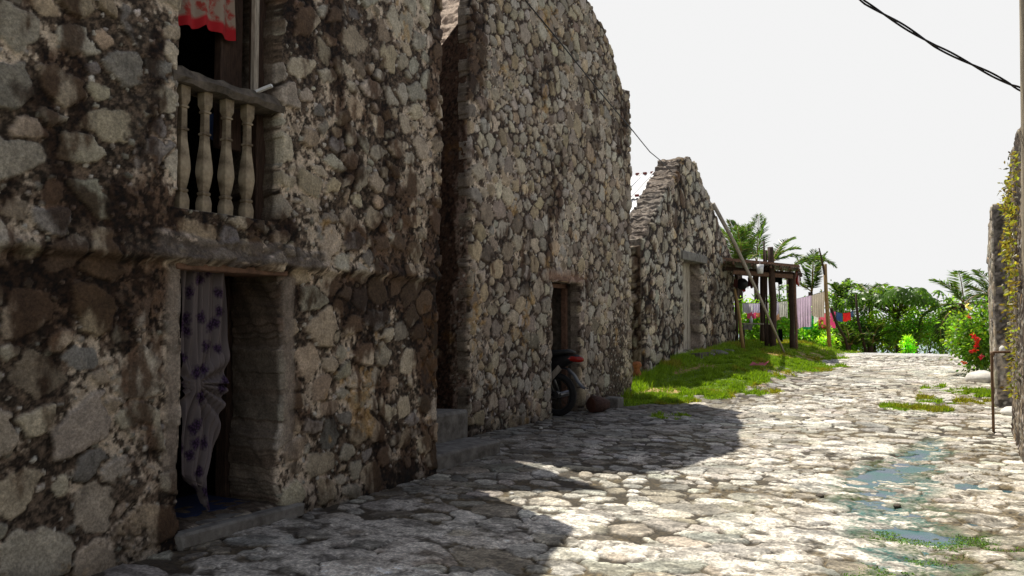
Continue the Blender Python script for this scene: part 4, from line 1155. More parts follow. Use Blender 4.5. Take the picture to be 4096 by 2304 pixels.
palm_at(964, 304, 29, nf=8, fl=1.8, curl=0.7, seed=608, label='small palm with a frond arching left above the red flowering bush', group=pg, azs=[3.66, 3.3, 3.9, 0.5, 0.9, 2.5, 4.6, 5.5], els=[1.05, 0.1, -0.3, 0.3, 0.6, -.2])
palm_at(1003, 318, 27, nf=4, fl=1.9, seed=609, label='palm frond showing beside the far end of the right wall', group=pg, azs=[3.2, 2.4, 1.5, 4.0], els=[1.3, 1.1, 1.2])
palm_at(850, 345, 29.5, nf=7, fl=1.1, seed=610, label='dwarf palm low among the bushes under the coloured washing', group=pg, els=[0.9, 0.5, 1.2])
palm_at(872, 343, 30, nf=6, fl=1.0, seed=611, label='dwarf palm at the foot of the dark leaning branch', group=pg, els=[0.9, 0.5, 1.2])

# papaya with lobed leaves
def papaya():
    D = 30.5; T = W(897, 315, D)
    base = Vector((T.x, T.y, -0.8))
    root = empty('papaya_tree', base, 'papaya tree with a wide umbrella of large lobed leaves', 'tree')
    mb = MB(); mb.tube([base, base.lerp(T, .6) + Vector((.05, 0, 0)), T], [0.14, 0.11, 0.08], 10, 0.05); 
    rr = random.Random(5); st = MB(); V_, F_, C_ = [], [], []
    for k in range(84):
        a = rr.uniform(0, 6.28); l = rr.uniform(0.5, 1.95); el = rr.uniform(0.25, 1.1) if l < 1.35 else rr.uniform(0.15, 0.62)
        hd = Vector((math.cos(a) * 1.0, math.sin(a) * 0.8, 0))
        zb = rr.uniform(-.2, .1)
        e = T + hd * l + Vector((0, 0, zb + 1.1 - 0.12 * l * l + rr.uniform(-.35, .1)))
        mid = T.lerp(e, .5) + Vector((0, 0, .12))
        st.tube([T + Vector((0, 0, zb)), mid, e], [0.018, 0.013, 0.009], 5)
        # lobed leaf: 7 pointed lobes fanned round the petiole end, drooping
        nr = (Vector((0, 0, 1)) + hd * 0.7 + Vector((rr.gauss(0, .3), rr.gauss(0, .3), 0))).normalized()
        ax = (hd - nr * hd.dot(nr)).normalized(); ay = nr.cross(ax)
        tone = rr.uniform(0.65, 1.5); col = [c * tone for c in (0.10, 0.18, 0.03)]
        for j in range(9):
            th = (j - 4) * 0.62; ll = 0.40 * (1 - 0.05 * abs(j - 4)) * rr.uniform(.85, 1.1)
            d = ax * math.cos(th) + ay * math.sin(th); s = ax * -math.sin(th) + ay * math.cos(th)
            prof = [(0, .015), (.3, .045), (.45, .02), (.6, .06), (.78, .02), (.85, .035), (1, .0)]
            bidx = len(V_)
            for (t, w) in prof:
                drop = nr * (-0.20 * t * t) + Vector((0, 0, -0.05 * t))
                V_.append((e + d * ll * t + drop + s * w)[:]); V_.append((e + d * ll * t + drop - s * w)[:])
                C_ += [col, col]
            for q in range(len(prof) - 1): F_.append((bidx + 2 * q, bidx + 2 * q + 1, bidx + 2 * q + 3, bidx + 2 * q + 2))
    mb.build('trunk', M_wood, root); st.build('leaf_stalks', plain('stalk_green', (0.12, 0.12, 0.03), .6), root)
    mesh_np('crown', V_, F_, M_leaf, root, np.array(C_), smooth=False)
papaya()

# hibiscus beside the far wall
def hibiscus():
    c = Wp(981, 338, 18.4); s = 18.4 / F
    root = empty('hibiscus_bush', (c[0], c[1], zt(c[0], c[1])), 'glossy green bush with red flowers beside the right wall', 'bush')
    P, D, pick = clumps(c, (24 * s, 0.75, 34 * s), 60, 5200, 701, cr=0.22)
    P[:, 2] = np.maximum(P[:, 2], zt(c[0], c[1]) + 0.05)
    P[:, 0] = P[:, 0] - 0.12 * np.sin((P[:, 2] - c[2]) * 2)
    n = len(P); g = np.random.default_rng(702)
    cols = gcol(n, (0.05, 0.095, 0.016), 703, .3, (0.20, 0.26, 0.03), .12) * g.uniform(.7, 1.3, 60)[pick][:, None]
    V, Fq, C = leaf_cloud(P, D, 0.10 * g.uniform(.7, 1.3, n), 0.055, cols, .25, 704)
    mesh_np('foliage', V, Fq, M_leaf, root, C)
    mb = MB(); rr = random.Random(3)
    for k in range(8):
        e = Vector(P[rr.randrange(n)]); b0 = Vector((c[0] + rr.uniform(-.15, .15), c[1], zt(c[0], c[1]) - .05))
        mb.tube([b0, b0.lerp(e, .5) + Vector((0, 0, .15)), e], [.022, .015, .006], 5)
    mb.build('stem', M_wood, root)
    for (px, py, cc) in [(973, 334, (0.6, .03, .03)), (975.5, 338, (.6, .03, .04)), (978, 341, (.65, .04, .04)), (976, 345, (.55, .02, .03)), (975, 350, (.62, .05, .03)), (972, 350, (.5, .03, .03)), (981, 356.5, (.55, .02, .06)), (968.5, 316, (.65, .10, .08)), (966.5, 306, (.85, .75, .5)), (969.5, 308, (.8, .75, .5)), (964, 362, (.4, .08, .04))]:
        q = np.array(W(px, py, 17.6)); m = 9; gg = np.random.default_rng(int(px * 10))
        dd = gg.normal(0, 1, (m, 3)); dd[:, 1] -= 0.6
        V, Fq, C = leaf_cloud(np.repeat(q[None], m, 0), dd, 0.085, 0.06, np.repeat(np.array([cc]), m, 0) * gg.uniform(.8, 1.2, (m, 1)), .3, 1)
        mesh_np('flower', V, Fq, M_petal, root, C)
hibiscus()

# moss and fern strip on the nearer right wall
def wall_moss():
    g = np.random.default_rng(801); P = []; 
    for (py0, py1, n, px) in [(183, 215, 500, 1009), (206, 240, 500, 1012), (240, 262, 420, 1010), (262, 300, 420, 1012), (300, 345, 350, 1012), (345, 400, 300, 1013.5), (150, 183, 160, 1014)]:
        for k in range(int(n * .42)):
            q = onX(px + g.normal(0, 2.2), g.uniform(py0, py1), 0.44); P.append((0.44 + g.normal(0, .035), q.y, q.z))
    P = np.array(P); n = len(P); D = g.normal(0, 1, (n, 3)); D[:, 0] -= .8
    V, Fq, C = leaf_cloud(P, D, 0.055 * g.uniform(.6, 1.4, n), 0.03, gcol(n, (0.075, 0.07, 0.02), 802, .4, (.13, .09, .035), .3), .3, 803)
    o = mesh_np('fern', V, Fq, M_leaf, None, C)
    tag(o, 'yellowish green moss and ferns growing down the nearer right wall', 'fern', kind='stuff')
wall_moss()

# grass
def grass():
    g = np.random.default_rng(901)
    n = 260000
    X = g.uniform(-6.7, -2.6, n); Y = g.uniform(13.2, 28.0, n)
    ge = grass_edge(Y) - X + (fbm(X * 1.2, Y * 1.2, 190, 4) - 0.5) * 2.2
    dens = sstep(0.0, 0.30, ge) * sstep(13.5, 14.3, Y + (fbm(X * 3, Y * 3, 115, 4) - .5))
    bare = sstep(0.56, 0.66, fbm(X * 1.5, Y * 1.5, 195, 4))
    dens = dens * (1 - 0.85 * bare)
    keep = g.random(n) < dens
    X, Y = X[keep], Y[keep]
    ex = [(g.uniform(-0.9, 0.45, 12000), g.uniform(16.2, 19.0, 12000), 0), (g.uniform(-1.6, -0.3, 9000), g.uniform(14.6, 16.2, 9000), 1), (g.uniform(-5.2, -3.8, 5000), g.uniform(12.2, 13.6, 5000), 2)]
    for (ax, ay, k) in ex:
        if k == 0: q = (fbm(ax * 1.1, ay * 1.0, 911, 3) + 0.22 * sstep(-0.7, 0.4, ax) > 0.60)
        elif k == 1: q = ((ax + 0.85) / 0.55) ** 2 + ((ay - 15.4) / 0.42) ** 2 + (fbm(ax * 3, ay * 3, 913, 3) - .5) * 1.2 < 1
        else: q = ((ax + 4.35) / 0.32) ** 2 + ((ay - 13.0) / 0.4) ** 2 + (fbm(ax * 3, ay * 3, 913, 3) - .5) * 1.6 < 1
        X = np.concatenate([X, ax[q]]); Y = np.concatenate([Y, ay[q]])
    # longer tufts along the foot of houses
    t = 26000
    tx = -6.38 + np.abs(g.normal(0, .18, t)); ty = g.uniform(14.8, 25, t); tall1 = np.zeros(len(X))
    X = np.concatenate([X, tx]); Y = np.concatenate([Y, ty]); tall = np.concatenate([tall1, np.ones(t)])
    Z = zroad(X, Y) - 0.01; m = len(X)
    P = np.stack([X, Y, Z], 1); D = g.normal(0, .45, (m, 3)); D[:, 2] = 1
    L = g.uniform(.025, .07, m) * (0.6 + 1.3 * sstep(.45, .65, fbm(X * 4, Y * 4, 905, 3))) + tall * g.uniform(0, .16, m)
    yel = sstep(0.54, 0.64, fbm(X * 1.3, Y * 1.3, 195, 4))[:, None]
    c = (np.array((0.20, 0.31, 0.018)) * (1 - yel) + np.array((0.27, 0.26, 0.03)) * yel) * g.uniform(.7, 1.35, (m, 1))
    V, Fq, C = leaf_cloud(P, D, L, 0.022, c, .35, 903, up=0)
    o = mesh_np('grass', V, Fq, M_grass, None, C)
    tag(o, 'short bright green grass on the bank below the small house', 'grass', kind='stuff')
    # weeds in the wet corner, bottom right
    n = 22000; X = g.uniform(-0.75, 0.6, n); Y = g.uniform(4.6, 7.0, n)
    q = (fbm(X * 3, Y * 3, 921, 4) + 0.22 * sstep(-.3, .3, X) * sstep(6.6, 5.6, Y) > 0.62); X, Y = X[q], Y[q]; m = len(X)
    P = np.stack([X, Y, np.full(m, -0.004)], 1); D = g.normal(0, 1, (m, 3)); D[:, 2] = np.abs(D[:, 2]) * .6
    V, Fq, C = leaf_cloud(P, D, g.uniform(.008, .022, m), .010, gcol(m, (0.06, 0.11, 0.025), 923), .2, 924)
    o = mesh_np('water_weed', V, Fq, M_grass, None, C)
    tag(o, 'small green weeds growing in the wet drain at the bottom right', 'weeds', kind='stuff')
grass()

# ------------------------------------------------------------------ utility pole and cables
def pole_and_cables():
    top = onY(1020.5, -260, 7.2); b_ = Vector((0.50, 7.25, -0.1)); mid = onY(1027.5, 250, 7.2)
    pts = [b_, mid, mid.lerp(top, .33), mid.lerp(top, .66), top]
    pts = [b_ * 1.0] + [mid.lerp(top, t) + RGT * .018 for t in np.linspace(0, 1, 8)]
    root = MB().tube(pts, [0.05] + [0.05 - 0.004 * i / 8 for i in range(8)], 12, 0.04).build('utility_pole', M_polewood)
    tag(root, 'slender weathered wooden pole at the right edge of the picture', 'pole')
    # twisted double cable
    key = [(820, -40), (864, 2), (900, 24), (935, 46), (975, 66), (1010, 84), (1024, 91), (1032, 95)]
    t = np.linspace(0, 1, len(key)); tt = np.linspace(0, 1, 90)
    kx = np.interp(tt, t, [k[0] for k in key]); ky = np.interp(tt, t, [k[1] for k in key])
    mb = MB()
    for ph in (0, math.pi):
        pts = []
        for i, (x, y) in enumerate(zip(kx, ky)):
            D = 6.4 + 0.0 * i; a = i * 0.21 + ph
            p = W(x, y, D) + Vector((0, 0, 0.011 * math.cos(a))) + FWD * 0.011 * math.sin(a)
            pts.append(p)
        mb.tube(pts, 0.0075, 6)
    o = mb.build('overhead_cable', M_cable); tag(o, 'twisted black double cable crossing the sky to the right-hand pole', 'cable')
    pts = [W(505, -30, 11.2), W(528, 3.5, 11.6), W(560, 42, 12.6), W(600, 92, 14.4), W(633, 131, 16.2)]
    pts += [W(641, 141, 17.0), W(650, 152, 17.8), W(661, 161, 18.8), W(672, 172, 19.8)]
    o = MB().tube(pts, 0.011, 5).build('house_cable', M_cable); tag(o, 'thin black cable slanting past the tall gable down to the small gable', 'cable')
pole_and_cables()
# standpipe
p = G(993.6, 433)
pt = CAM + ray(993.6, 353) * ((p - CAM).dot(FWD))
r = empty('standpipe', p, 'rusty water pipe bent over at the top beside the right wall', 'pipe')
MB().tube([p, (p.x, p.y, pt.z - .03), (p.x + .01, p.y, pt.z), (p.x + .04, p.y, pt.z + .012), (p.x + 0.28, p.y + .1, pt.z + .012)], 0.019, 8).build('pipe', M_rust, r)
MB().lathe([(0.0, -.03), (.027, -.03), (.03, 0), (.027, .03), (0.0, .03)], (p.x + .012, p.y, pt.z - .01)).build('elbow', M_rust, r)
q = onX(1004, 350.5, 0.46)
o = rough_blob('cloth_bundle', (0.43, q.y, q.z), (0.05, 0.12, 0.07), M_whiterock, seed=5); tag(o, 'white crumpled lump resting on the wall by the bent pipe', 'lump')
p = G(982, 382)
o = rough_blob('white_boulder', (p.x, p.y, p.z + 0.05), (0.30, 0.35, 0.21), M_whiterock, seed=8, amp=.2); tag(o, 'rounded white boulder in front of the red flowering bush', 'rock')
for (px, py, rr_, lab) in [(1012, 415, .16, 'pale rock at the foot of the nearer right wall'), (897, 507, 0.03, 'round grey cobble resting in the drain'), (820, 497, 0.035, 'round brown cobble on the lane left of the drain')]:
    p = G(px, py); o = rough_blob('rock', (p.x, p.y, p.z + rr_ * .25), (rr_, rr_ * 1.3, rr_ * .6), M_whiterock if rr_ > .1 else M_concrete, seed=int(px)); tag(o, lab, 'rock')
rp = random.Random(77)
for i, (px, py) in enumerate([(474, 460), (663, 477), (512, 497), (541, 430)]):
    p = G(px, py); s = rp.uniform(.018, .03)
    o = rough_blob('pebble', (p.x, p.y, p.z + .025), (s, s, s * .8), M_whiterock, seed=i, sub=2)
    tag(o, ['white pebble beside the end of the lower step', 'small white pebble at the shadow edge right of the steps', 'white pebble in the shade below the nearest house corner', 'white pebble between the steps and the tall house doorway'][i], 'pebble', 'loose pebbles on the lane')
for i, (px, D, rr_, lab) in enumerate([(703, 21.3, .22, 'flat grey stone in the grass below the small house door'), (716, 21.6, .26, 'broad stone on the bank right of the small house door'), (694, 20.6, .2, 'low stone at the left of the small house door step'),
                                      (727, 22.6, .17, 'mossy stone near the right corner of the small house')]):
    p = GD(px, D); o = rough_blob('flat_stone', (p.x, p.y, p.z + rr_ * .15), (rr_ * 1.2, rr_, rr_ * .45), M_step, seed=40 + i, amp=.35); tag(o, lab, 'rock')
# chopped log and block by the tall house
p = G(595, 413)
lg = empty('log', (p.x, p.y, p.z), 'short reddish brown log lying against the tall house', 'log')
d = Vector((0.5, 0.85, 0)).normalized(); a = Vector((p.x - .05, p.y - .05, p.z + .14))
MB().tube([a, a + d * .1, a + d * .2, a + d * .34], [.15, .16, .14, .10], 14, .12).build('bark', M_log, lg)
MB().tube([a - d * .006, a - d * .001], [.13, .14], 14, .05).build('cut_end', M_logcut, lg)
p = G(613, 408.5)
o = MB().box((p.x - .14, p.y - .1, p.z - .05), (p.x + .14, p.y + .2, p.z + .2), bev=.02, jit=.012).build('concrete_block', M_step); tag(o, 'small grey block on the ground right of the log', 'block')
p = G(637, 383)
ct = empty('terracotta_ornament', p, 'orange brown clay ornament on a white stone at the tall house corner', 'ornament')
MB().lathe([(0.0, .12), (.07, .12), (.10, .2), (.06, .3), (.11, .38), (.08, .46), (0, .47)], p, n=12).build('body', M_terra, ct)
rough_blob('base_stone', (p.x, p.y, p.z + .05), (.16, .14, .09), M_whiterock, ct, seed=3)
p = G(758, 367.5)
o = cloth_rect('pink_wrapper', (p.x - .18, p.y - .1, p.z + .06), (p.x + .2, p.y - .1, p.z + .07), (p.x - .15, p.y + .15, p.z + .09), (p.x + .22, p.y + .2, p.z + .12), cloth_mat('pink_plastic', (.7, .2, .25)), .02, 2, 4); tag(o, 'pink wrapper lying on the shaded grass', 'wrapper')

# ------------------------------------------------------------------ motorcycle in the doorway of the tall house
def motorcycle():
    yc = 12.22                     # lateral position in the doorway
    xr = onY(1400 * d_, 990 * d_, yc).x   # wheel centre
    Rw = 0.37
    root = empty('motorcycle', (xr, yc, 0), 'black motorcycle parked in the doorway with its red tail light outside', 'motorcycle')
    def wheel(cx, nm):
        w = empty('wheel', (cx, yc, Rw)); w.parent = root; w.matrix_parent_inverse = Matrix.Translation(-Vector(root.location))
        # torus tyre
        V_, F_ = [], []
        N, K = 40, 12
        for i in range(N):
            A = 2 * math.pi * i / N
            for k in range(K):
                B = 2 * math.pi * k / K; r = Rw - .055 + .055 * math.cos(B)
                V_.append((cx + r * math.cos(A), yc + .05 * math.sin(B), Rw + r * math.sin(A)))
        for i in range(N):
            for k in range(K): F_.append((i * K + k, i * K + (k + 1) % K, ((i + 1) % N) * K + (k + 1) % K, ((i + 1) % N) * K + k))
        def lk(name, me_, mat): 
            o = link(name, me_, mat); o.parent = w; o.matrix_parent_inverse = Matrix.Translation(-Vector((cx, yc, Rw))); return o
        me_ = bpy.data.meshes.new('tyre'); me_.from_pydata(V_, [], F_); me_.polygons.foreach_set('use_smooth', [True] * len(F_)); lk('tyre', me_, M_rubber)
        rm = MB().lathe([(Rw - .115, -.025), (Rw - .10, -.03), (Rw - .095, 0), (Rw - .10, .03), (Rw - .115, .025), (Rw - .115, -.025)], (cx, yc, Rw), 'Y', 40)
        me_ = bpy.data.meshes.new('rim'); me_.from_pydata(rm.v, [], rm.f); lk('rim', me_, M_darksteel)
        sp_ = MB().lathe([(0.0, -.05), (.06, -.05), (.06, .05), (0, .05)], (cx, yc, Rw), 'Y', 16)
        for k in range(18):
            A = 2 * math.pi * k / 18
            sp_.tube([(cx + .05 * math.cos(A + .5), yc + .03 * (-1) ** k, Rw + .05 * math.sin(A + .5)), (cx + (Rw - .11) * math.cos(A), yc, Rw + (Rw - .11) * math.sin(A))], .003, 4)
        me_ = bpy.data.meshes.new('spokes'); me_.from_pydata(sp_.v, [], sp_.f); lk('spokes', me_, M_darksteel)
    wheel(xr, 'rear'); wheel(xr - 1.32, 'front')
    # tail cowl: cross-sections along x
    def loft(secs, name, mat):
        n = 10; V_, F_ = [], []
        for (x, z, hw, hh) in secs:
            for k in range(n):
                A = 2 * math.pi * k / n
                c, s = math.cos(A), math.sin(A)
                V_.append((xr + x, yc + hw * math.copysign(abs(c) ** .7, c), z + hh * math.copysign(abs(s) ** .7, s)))
        for i in range(len(secs) - 1):
            for k in range(n): F_.append((i * n + k, i * n + (k + 1) % n, i * n + n + (k + 1) % n, i * n + n + k))
        F_.append(tuple(range(n))); F_.append(tuple((len(secs) - 1) * n + k for k in range(n)))
        mb = MB(); mb.add(V_, F_, True); return mb.build(name, mat, root)
    loft([(-.95, .62, .12, .16), (-.6, .72, .13, .17), (-.2, .84, .13, .15), (.15, .94, .11, .11), (.36, 1.0, .07, .06), (.44, 1.02, .03, .02)], 'tail_cowl', M_black)
    loft([(-.85, .92, .13, .05), (-.5, .98, .14, .06), (-.1, 1.06, .14, .06), (.22, 1.10, .11, .045), (.34, 1.09, .06, .02)], 'seat', plain('seat_vinyl', (.02, .02, .02), .6, .2))
    tl = loft([(.20, .985, .09, .045), (.34, .985, .085, .055), (.44, .975, .06, .05), (.50, .97, .03, .03)], 'tail_light', M_red)
    # mudguard sweeping down behind the wheel
    V_, F_ = [], []
    path = [(.05, .82), (.22, .80), (.34, .70), (.42, .58), (.50, .50), (.56, .48)]
    for i, (x, z) in enumerate(path):
        for (dy, dz) in ((-.07, 0), (-.05, .02), (.05, .02), (.07, 0)): V_.append((xr + x, yc + dy, z + dz))
    for i in range(len(path) - 1):
        for k in range(3): F_.append((i * 4 + k, i * 4 + k + 1, i * 4 + 5 + k, i * 4 + 4 + k))
    mb = MB(); mb.add(V_, F_, True); mb.build('mudguard', plain('mudguard_grey', (.022, .022, .026), .4, .2), root)
    # engine block, swingarm, shock, exhaust
    MB().box((xr - .95, yc - .12, .28), (xr - .50, yc + .12, .60), bev=.04).lathe([(0, -.15), (.11, -.14), (.12, 0), (.11, .14), (0, .15)], (xr - .62, yc, .42), 'Y', 16).build('engine', M_steel, root)
    MB().beam((xr, yc - .09, Rw), (xr - .6, yc - .09, .40), .03, .05).beam((xr, yc + .09, Rw), (xr - .6, yc + .09, .40), .03, .05).build('swingarm', M_black, root)
    MB().tube([(xr - .02, yc - .10, .42), (xr - .18, yc - .10, .80)], .028, 8).tube([(xr - .02, yc + .10, .42), (xr - .18, yc + .10, .80)], .028, 8).build('shock', M_darksteel, root)
    MB().tube([(xr - .8, yc + .14, .25), (xr - .3, yc + .16, .28), (xr + .18, yc + .16, .40)], [.025, .04, .05], 10).build('exhaust', M_steel, root)
    # licence plate on the side toward us
    P_ = [onY(x * d_, y * d_, yc - .11) for x, y in ((1385, 940), (1404, 918), (1412, 930), (1388, 958))]
    MB().add([p[:] for p in P_] + [(p + Vector((0, .01, 0)))[:] for p in P_], [(0, 1, 2, 3), (7, 6, 5, 4), (0, 4, 5, 1), (1, 5, 6, 2), (2, 6, 7, 3), (3, 7, 4, 0)]).build('plate', M_woodpale, root)
    # front end
    MB().tube([(xr - 1.32, yc, Rw), (xr - 1.10, yc, .95)], .03, 8).tube([(xr - 1.10, yc - .33, 1.06), (xr - 1.12, yc, .98), (xr - 1.10, yc + .33, 1.06)], .015, 8).build('fork', M_steel, root)
    loft([(-1.22, .86, .10, .14), (-1.1, .80, .13, .2), (-.98, .62, .12, .22), (-.93, .45, .08, .12)], 'leg_shield', M_black)
motorcycle()

# ------------------------------------------------------------------ lean-to shelter
def lean_to():
    Dh = 24.0
    root = empty('lean_to_shelter', GD(771, 23.8), 'open timber lean-to with low metal roof hung with pots', 'shelter')
    def post(px0, py0, px1, py1, w, D, mat=M_wood, name='post', bow=0):
        a = W(px0, py0, D); b_ = GD(px1, D)
        n = 7; pts = []
        for i in range(n):
            t = i / (n - 1); p = a.lerp(b_ + Vector((0, 0, -.1)), t) + RGT * (bow * math.sin(t * math.pi) * Dh / F) + RGT * random.uniform(-.015, .015)
            pts.append(p)
        r = w / 2 * Dh / F
        MB().tube(pts, [r * random.uniform(.9, 1.1) for _ in pts], 10, .07).build(name, mat, root)
    post(736, 272, 736, 339, 4, 25.5); post(762, 270, 762, 338, 5.0, 25.6); post(770, 247, 771.5, 344, 6.0, 23.6, bow=2.0)
    post(791, 273, 792, 345, 5.5, 23.8); post(795, 273, 796, 344.5, 2.6, 23.6, M_woodred); post(763.6, 241, 765, 275, 1.8, 23.8); post(766, 250, 766.5, 282, 2.2, 23.7)
    mb = MB()
    s = Dh / F
    mb.beam(W(726, 268.5, 23.9), W(802, 275, 23.7), .10, .12); mb.beam(W(728, 272.5, 25.6), W(800, 278.0, 25.4), .1, .12)
    mb.beam(W(766, 268, 23.6), W(772, 279, 25.9), .07, .08); mb.beam(W(797, 272, 23.6), W(800, 280, 25.9), .07, .08)
    mb.build('beam', M_wood, root)
    MB().beam(W(733, 272, 23.6), W(793, 276.5, 23.55), .03, .12).build('fascia_board', M_woodred, root)
    # corrugated roof
    a = W(724, 260.5, 23.2); b_ = W(799, 267.5, 23.1); c = W(726, 268.5, 26.2); d = W(801, 274, 26.2)
    n = 90; V_ = []
    for i in range(n + 1):
        t = i / n; o = 0.02 * math.sin(i * math.pi / 1.5)
        p = a.lerp(b_, t); q = c.lerp(d, t)
        V_ += [(p.x, p.y, p.z + o), (q.x, q.y, q.z + o + .05)]
    idx = np.arange(2 * (n + 1)).reshape(-1, 2)
    Q = np.stack([idx[:-1, 0], idx[1:, 0], idx[1:, 1], idx[:-1, 1]], 1)
    mesh_np('roof', V_, Q, plain('old_tin', (0.35, 0.30, 0.28), .6, .4, 4, metal=.3), root)
    mb = MB(); mb.beam(a + Vector((0, 0, .06)), b_ + Vector((0, 0, .05)), .06, .05); mb.beam(a.lerp(c, .3) + Vector((0, 0, .08)), b_.lerp(d, .3) + Vector((0, 0, .08)), .06, .05)
    for k in range(9):
        t = k / 8; p = a.lerp(b_, t); q = c.lerp(d, t); mb.beam(p + Vector((0, 0, -.05)), q + Vector((0, 0, -.02)), .05, .05)
    mb.build('rafter', M_woodred, root)
    # things hanging below the roof, each its own
    z = lambda px, py, D: W(px, py, D)
    def hang(name, prof, px, py, D, mat, lab, cat, axis='Z'):
        p = z(px, py, D); o = MB().lathe(prof, p, axis, 18).tube([p + Vector((0, 0, max(h for r, h in prof))), p + Vector((0, 0, max(h for r, h in prof) + .3))], .006, 4).build(name, mat); tag(o, lab, cat)
    hang('hanging_pan', [(0, -.02), (.16, -.02), (.18, .0), (.18, .02), (.15, .03), (0, .0)], 742, 284, 24.3, M_black, 'round black pan hanging under the left of the lean-to', 'pan', 'Y')
    hang('metal_pail', [(0, -.13), (.085, -.13), (.11, .13), (.10, .13), (.078, -.11), (0, -.11)], 760, 269, 23.1, M_tin, 'silver metal pail hanging at the tall forked post', 'pail')
    hang('red_basin', [(0, -.02), (.10, -.02), (.15, .03), (.16, .05), (0, .03)], 797, 281, 23.2, M_red, 'red round basin hanging at the right end of the lean-to', 'basin', 'X')
    for i, (px, py, w_, h_, colr, nm, lab) in enumerate([(750, 277, 5, 11, (.10, .03, .035), 'dark_red_rag', 'dark red rag hanging under the lean-to beam'), (756, 276, 6, 9, (.16, .09, .07), 'brown_rag', 'brown rag hanging beside the dark red rag'),
                                                         (778, 276, 9, 8, (.015, .02, .02), 'black_bag', 'black bag hanging under the lean-to right of the tall post'), (744, 289, 4, 2.5, (.5, .03, .02), 'red_cloth', 'tiny red cloth below the hanging pan'),
                                                         (736, 279, 4, 9, (.12, .05, .045), 'maroon_rag', 'maroon rag on the leftmost lean-to post'), (780, 329, 4, 13, (.01, .012, .015), 'black_sack', 'tall black sack standing in front of the bushes by the right post')]):
        D = 24.3; o = cloth_rect(nm, W(px - w_ / 2, py, D), W(px + w_ / 2, py, D), W(px - w_ / 2, py + h_, D), W(px + w_ / 2, py + h_ * .9, D), cloth_mat(nm, colr, .1), .05, 2, i)
        tag(o, lab, 'cloth')
    # table with bottle
    tb = empty('wash_table', GD(748, 24.6), 'low grey table standing under the lean-to', 'table')
    T0 = W(741, 323.5, 24.6); T1 = W(768, 324, 24.6)
    MB().beam(T0, T1, .5, .04).build('tabletop', M_woodpale, tb)
    MB().beam(T0 + Vector((0, 0, -.1)) - FWD * .25, T0.lerp(T1, .33) + Vector((0, 0, -.1)) - FWD * .25, .02, .16).build('apron', M_step, tb)
    for (t, f) in ((.03, -.2), (.97, -.2), (.03, .2), (.97, .2)):
        p = T0.lerp(T1, t) + FWD * f; MB().beam(p, (p.x, p.y, zt(p.x, p.y)), .05, .05).build('leg', M_wood, tb)
    p = T0.lerp(T1, .38) + Vector((0, 0, .02))
    o = MB().lathe([(0, 0), (.045, 0), (.047, .14), (.02, .18), (.018, .22), (0, .22)], p, n=12).build('bottle', M_white); tag(o, 'white bottle standing on the table under the lean-to', 'bottle')
lean_to()
# leaning poles
def stick(name, pts, r, mat, lab, group=None, cat='pole', wob=.04):
    o = MB().tube(pts, r, 9, wob).build(name, mat); tag(o, lab, cat, group); return o
a = GD(785, 22.3); Dl = (a - CAM).dot(FWD)
stick('leaning_pole', [W(713, 203.5, 21.0), W(735, 244, 21.3), W(760, 298, 22), a + Vector((0, 0, -.05))], [.055, .05, .042, .03], M_woodpale, 'long pale timber leaning from the grass up to the small gable')
a = GD(743, 23.0)
Db = (a - CAM).dot(FWD)
stick('bent_pole', [W(734.5, 289, Db + .5), W(737, 300, Db + .4), W(740, 320, Db + .2), W(741.5, 335, Db + .1), a], [.035, .04, .045, .05, .055], M_bamboo, 'short bent yellow brown pole leaning at the small house corner')
a = GD(829, 26.4); De = (a - CAM).dot(FWD)
stick('clothesline_pole', [W(825, 264, De), W(826, 290, De), W(828, 320, De), a + Vector((0, 0, -.1))], [.06, .06, .066, .07], M_bamboo, 'upright brown pole holding the near clothesline')
stick('thin_stick', [W(819, 248, De), W(821.5, 258, De), W(824.5, 275, De - .05)], [.02, .028, .028], M_wood, 'thin dark stick tied to the top of the clothesline pole')
stick('leaning_branch', [W(831, 308, 27.5), W(837, 325, 27.8), W(845, 338, 28), W(849, 356, 28.2)], [.05, .05, .045, .04], M_wood, 'dark branch leaning away to the right of the clothesline pole')
stick('forked_branch', [W(856, 294, 29.5), W(857, 310, 29.5), W(859, 325, 29.5), W(866, 352, 29.5)], [.03, .045, .05, .06], M_wood, 'dark crooked branch holding the far clothesline')

# ------------------------------------------------------------------ washing
def line(name, key, lab):
    o = MB().tube([W(*k) for k in key], .006, 5).build(name, M_cable); tag(o, lab, 'rope')
D1 = De - .05
L1 = [(730, 302, 27.4), (745, 303.0, 27.3), (760, 303.2, 27.1), (785, 301.5, 26.8), (800, 298, D1), (812, 295, D1), (825, 291, D1)]
line('clothesline', L1, 'near clothesline rope from the lean-to to the brown pole')
L2 = [(733, 310, 28.2), (760, 312, 28.2), (800, 314, 28), (829, 313, 28.5), (836, 311, 28.8)]
line('clothesline', L2, 'lower rope behind the near clothesline')
L3 = [(832, 310, 28.3), (840, 313, 28.5), (848, 312.8, 28.8), (858, 309, 29.3)]
line('clothesline', L3, 'far rope from the leaning branch to the crooked branch')
def on(Lk, px):
    xs = [k[0] for k in Lk]; return np.interp(px, xs, [k[1] for k in Lk]), np.interp(px, xs, [k[2] for k in Lk])
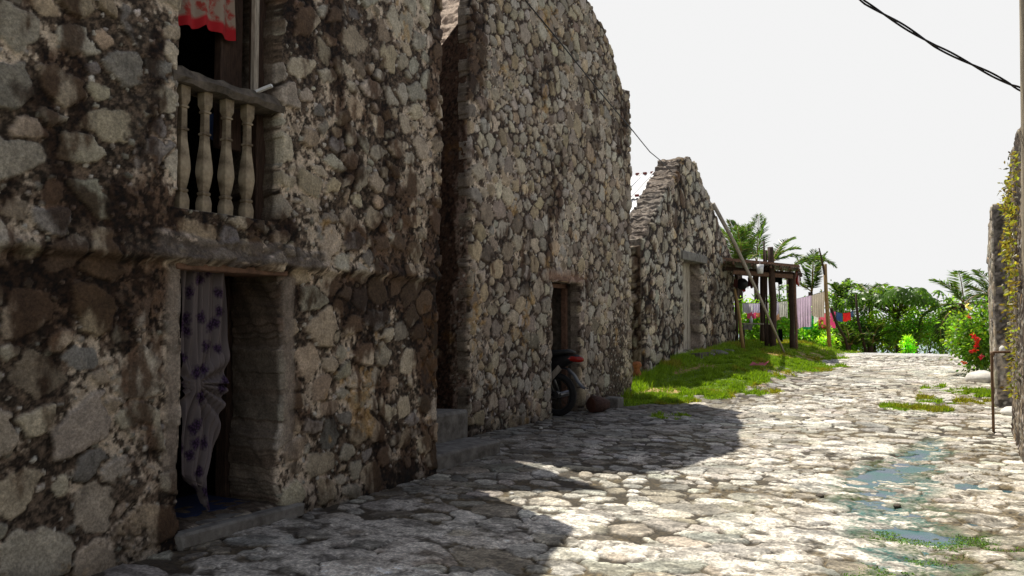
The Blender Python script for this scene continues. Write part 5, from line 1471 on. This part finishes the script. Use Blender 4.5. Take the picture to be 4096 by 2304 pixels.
wash = [  # line, px0, px1, bottom y (left,right), colour, name, label
    (L1, 738.5, 742, (316, 316), (.30, .50, .05), 'green_shirt', 'lime green cloth leftmost on the near clothesline'),
    (L1, 742.3, 752, (313, 313), (.66, .60, .70), 'white_towel', 'whitish cloth next to the lime green cloth'),
    (L1, 752.3, 760.5, (313.5, 312), (.60, .54, .72), 'lilac_towel', 'pale lilac cloth just left of the tall post'),
    (L1, 762, 769, (314, 313), (.68, .64, .68), 'white_cloth', 'white cloth behind the leaning timber'),
    (L1, 774.5, 779, (315, 314.5), (.62, .58, .70), 'lilac_cloth', 'narrow lilac cloth just right of the tall post'),
    (L1, 779.2, 787.5, (316.5, 317.5), (.66, .64, .60), 'white_sheet', 'off-white sheet left of the right-hand lean-to post'),
    (L1, 796, 811.5, (329, 326), (.60, .46, .60), 'lilac_bath_towel', 'largest lilac towel with fringed hem on the near clothesline'),
    (L1, 811.8, 824.5, (316, 318), (.44, .38, .31), 'beige_towel', 'beige towel hanging beside the brown clothesline pole'),
    (L2, 747, 756.5, (319, 319), (.75, .10, .22), 'pink_shirt', 'pink shirt below the white and lilac cloths'),
    (L2, 756.8, 761.5, (317, 317), (.55, .20, .12), 'orange_cloth', 'orange cloth behind the left lean-to posts'),
    (L2, 775, 780.5, (321, 320), (.42, .25, .16), 'tan_cloth', 'tan cloth hanging low right of the tall post'),
    (L2, 813.5, 820, (324, 319), (.72, .72, .70), 'white_underwear', 'small white cloth below the beige towel'),
    (L2, 818, 826.5, (329.5, 329.5), (.62, .10, .16), 'red_pink_shirt', 'rose pink shirt left of the clothesline pole'),
    (L2, 830.3, 835.5, (326, 329), (.62, .07, .20), 'magenta_shirt', 'magenta cloth right of the clothesline pole'),
    (L2, 804, 813, (330, 328), (.02, .22, .08), 'green_cloth', 'dark green cloth below the fringed towel hem'),
    (L3, 836.5, 842.5, (321, 321.5), (.03, .07, .16), 'navy_shirt', 'dark blue cloth on the far rope'),
    (L3, 843, 850, (321.5, 320.5), (.50, .02, .02), 'red_shirt', 'bright red cloth on the far rope'),
    (L3, 850.3, 853.5, (317, 316), (.06, .09, .16), 'slate_cloth', 'small slate blue cloth right of the bright red cloth'),
]
for i, (Lk, x0, x1, (yb0, yb1), colr, nm, lab) in enumerate(wash):
    y0, Da = on(Lk, x0); y1, Db_ = on(Lk, x1)
    o = cloth_rect(nm, W(x0, y0, Da), W(x1, y1, Db_), W(x0 + .2, yb0, Da), W(x1 - .2, yb1, Db_), cloth_mat(nm, tuple(min(.85, c * 1.2) for c in colr), .72), .025, 3 + (x1 - x0) / 5, i, 24, 14)
    tag(o, lab, 'laundry', 'washing on the lines')

print('scene built; objects', len(bpy.data.objects))
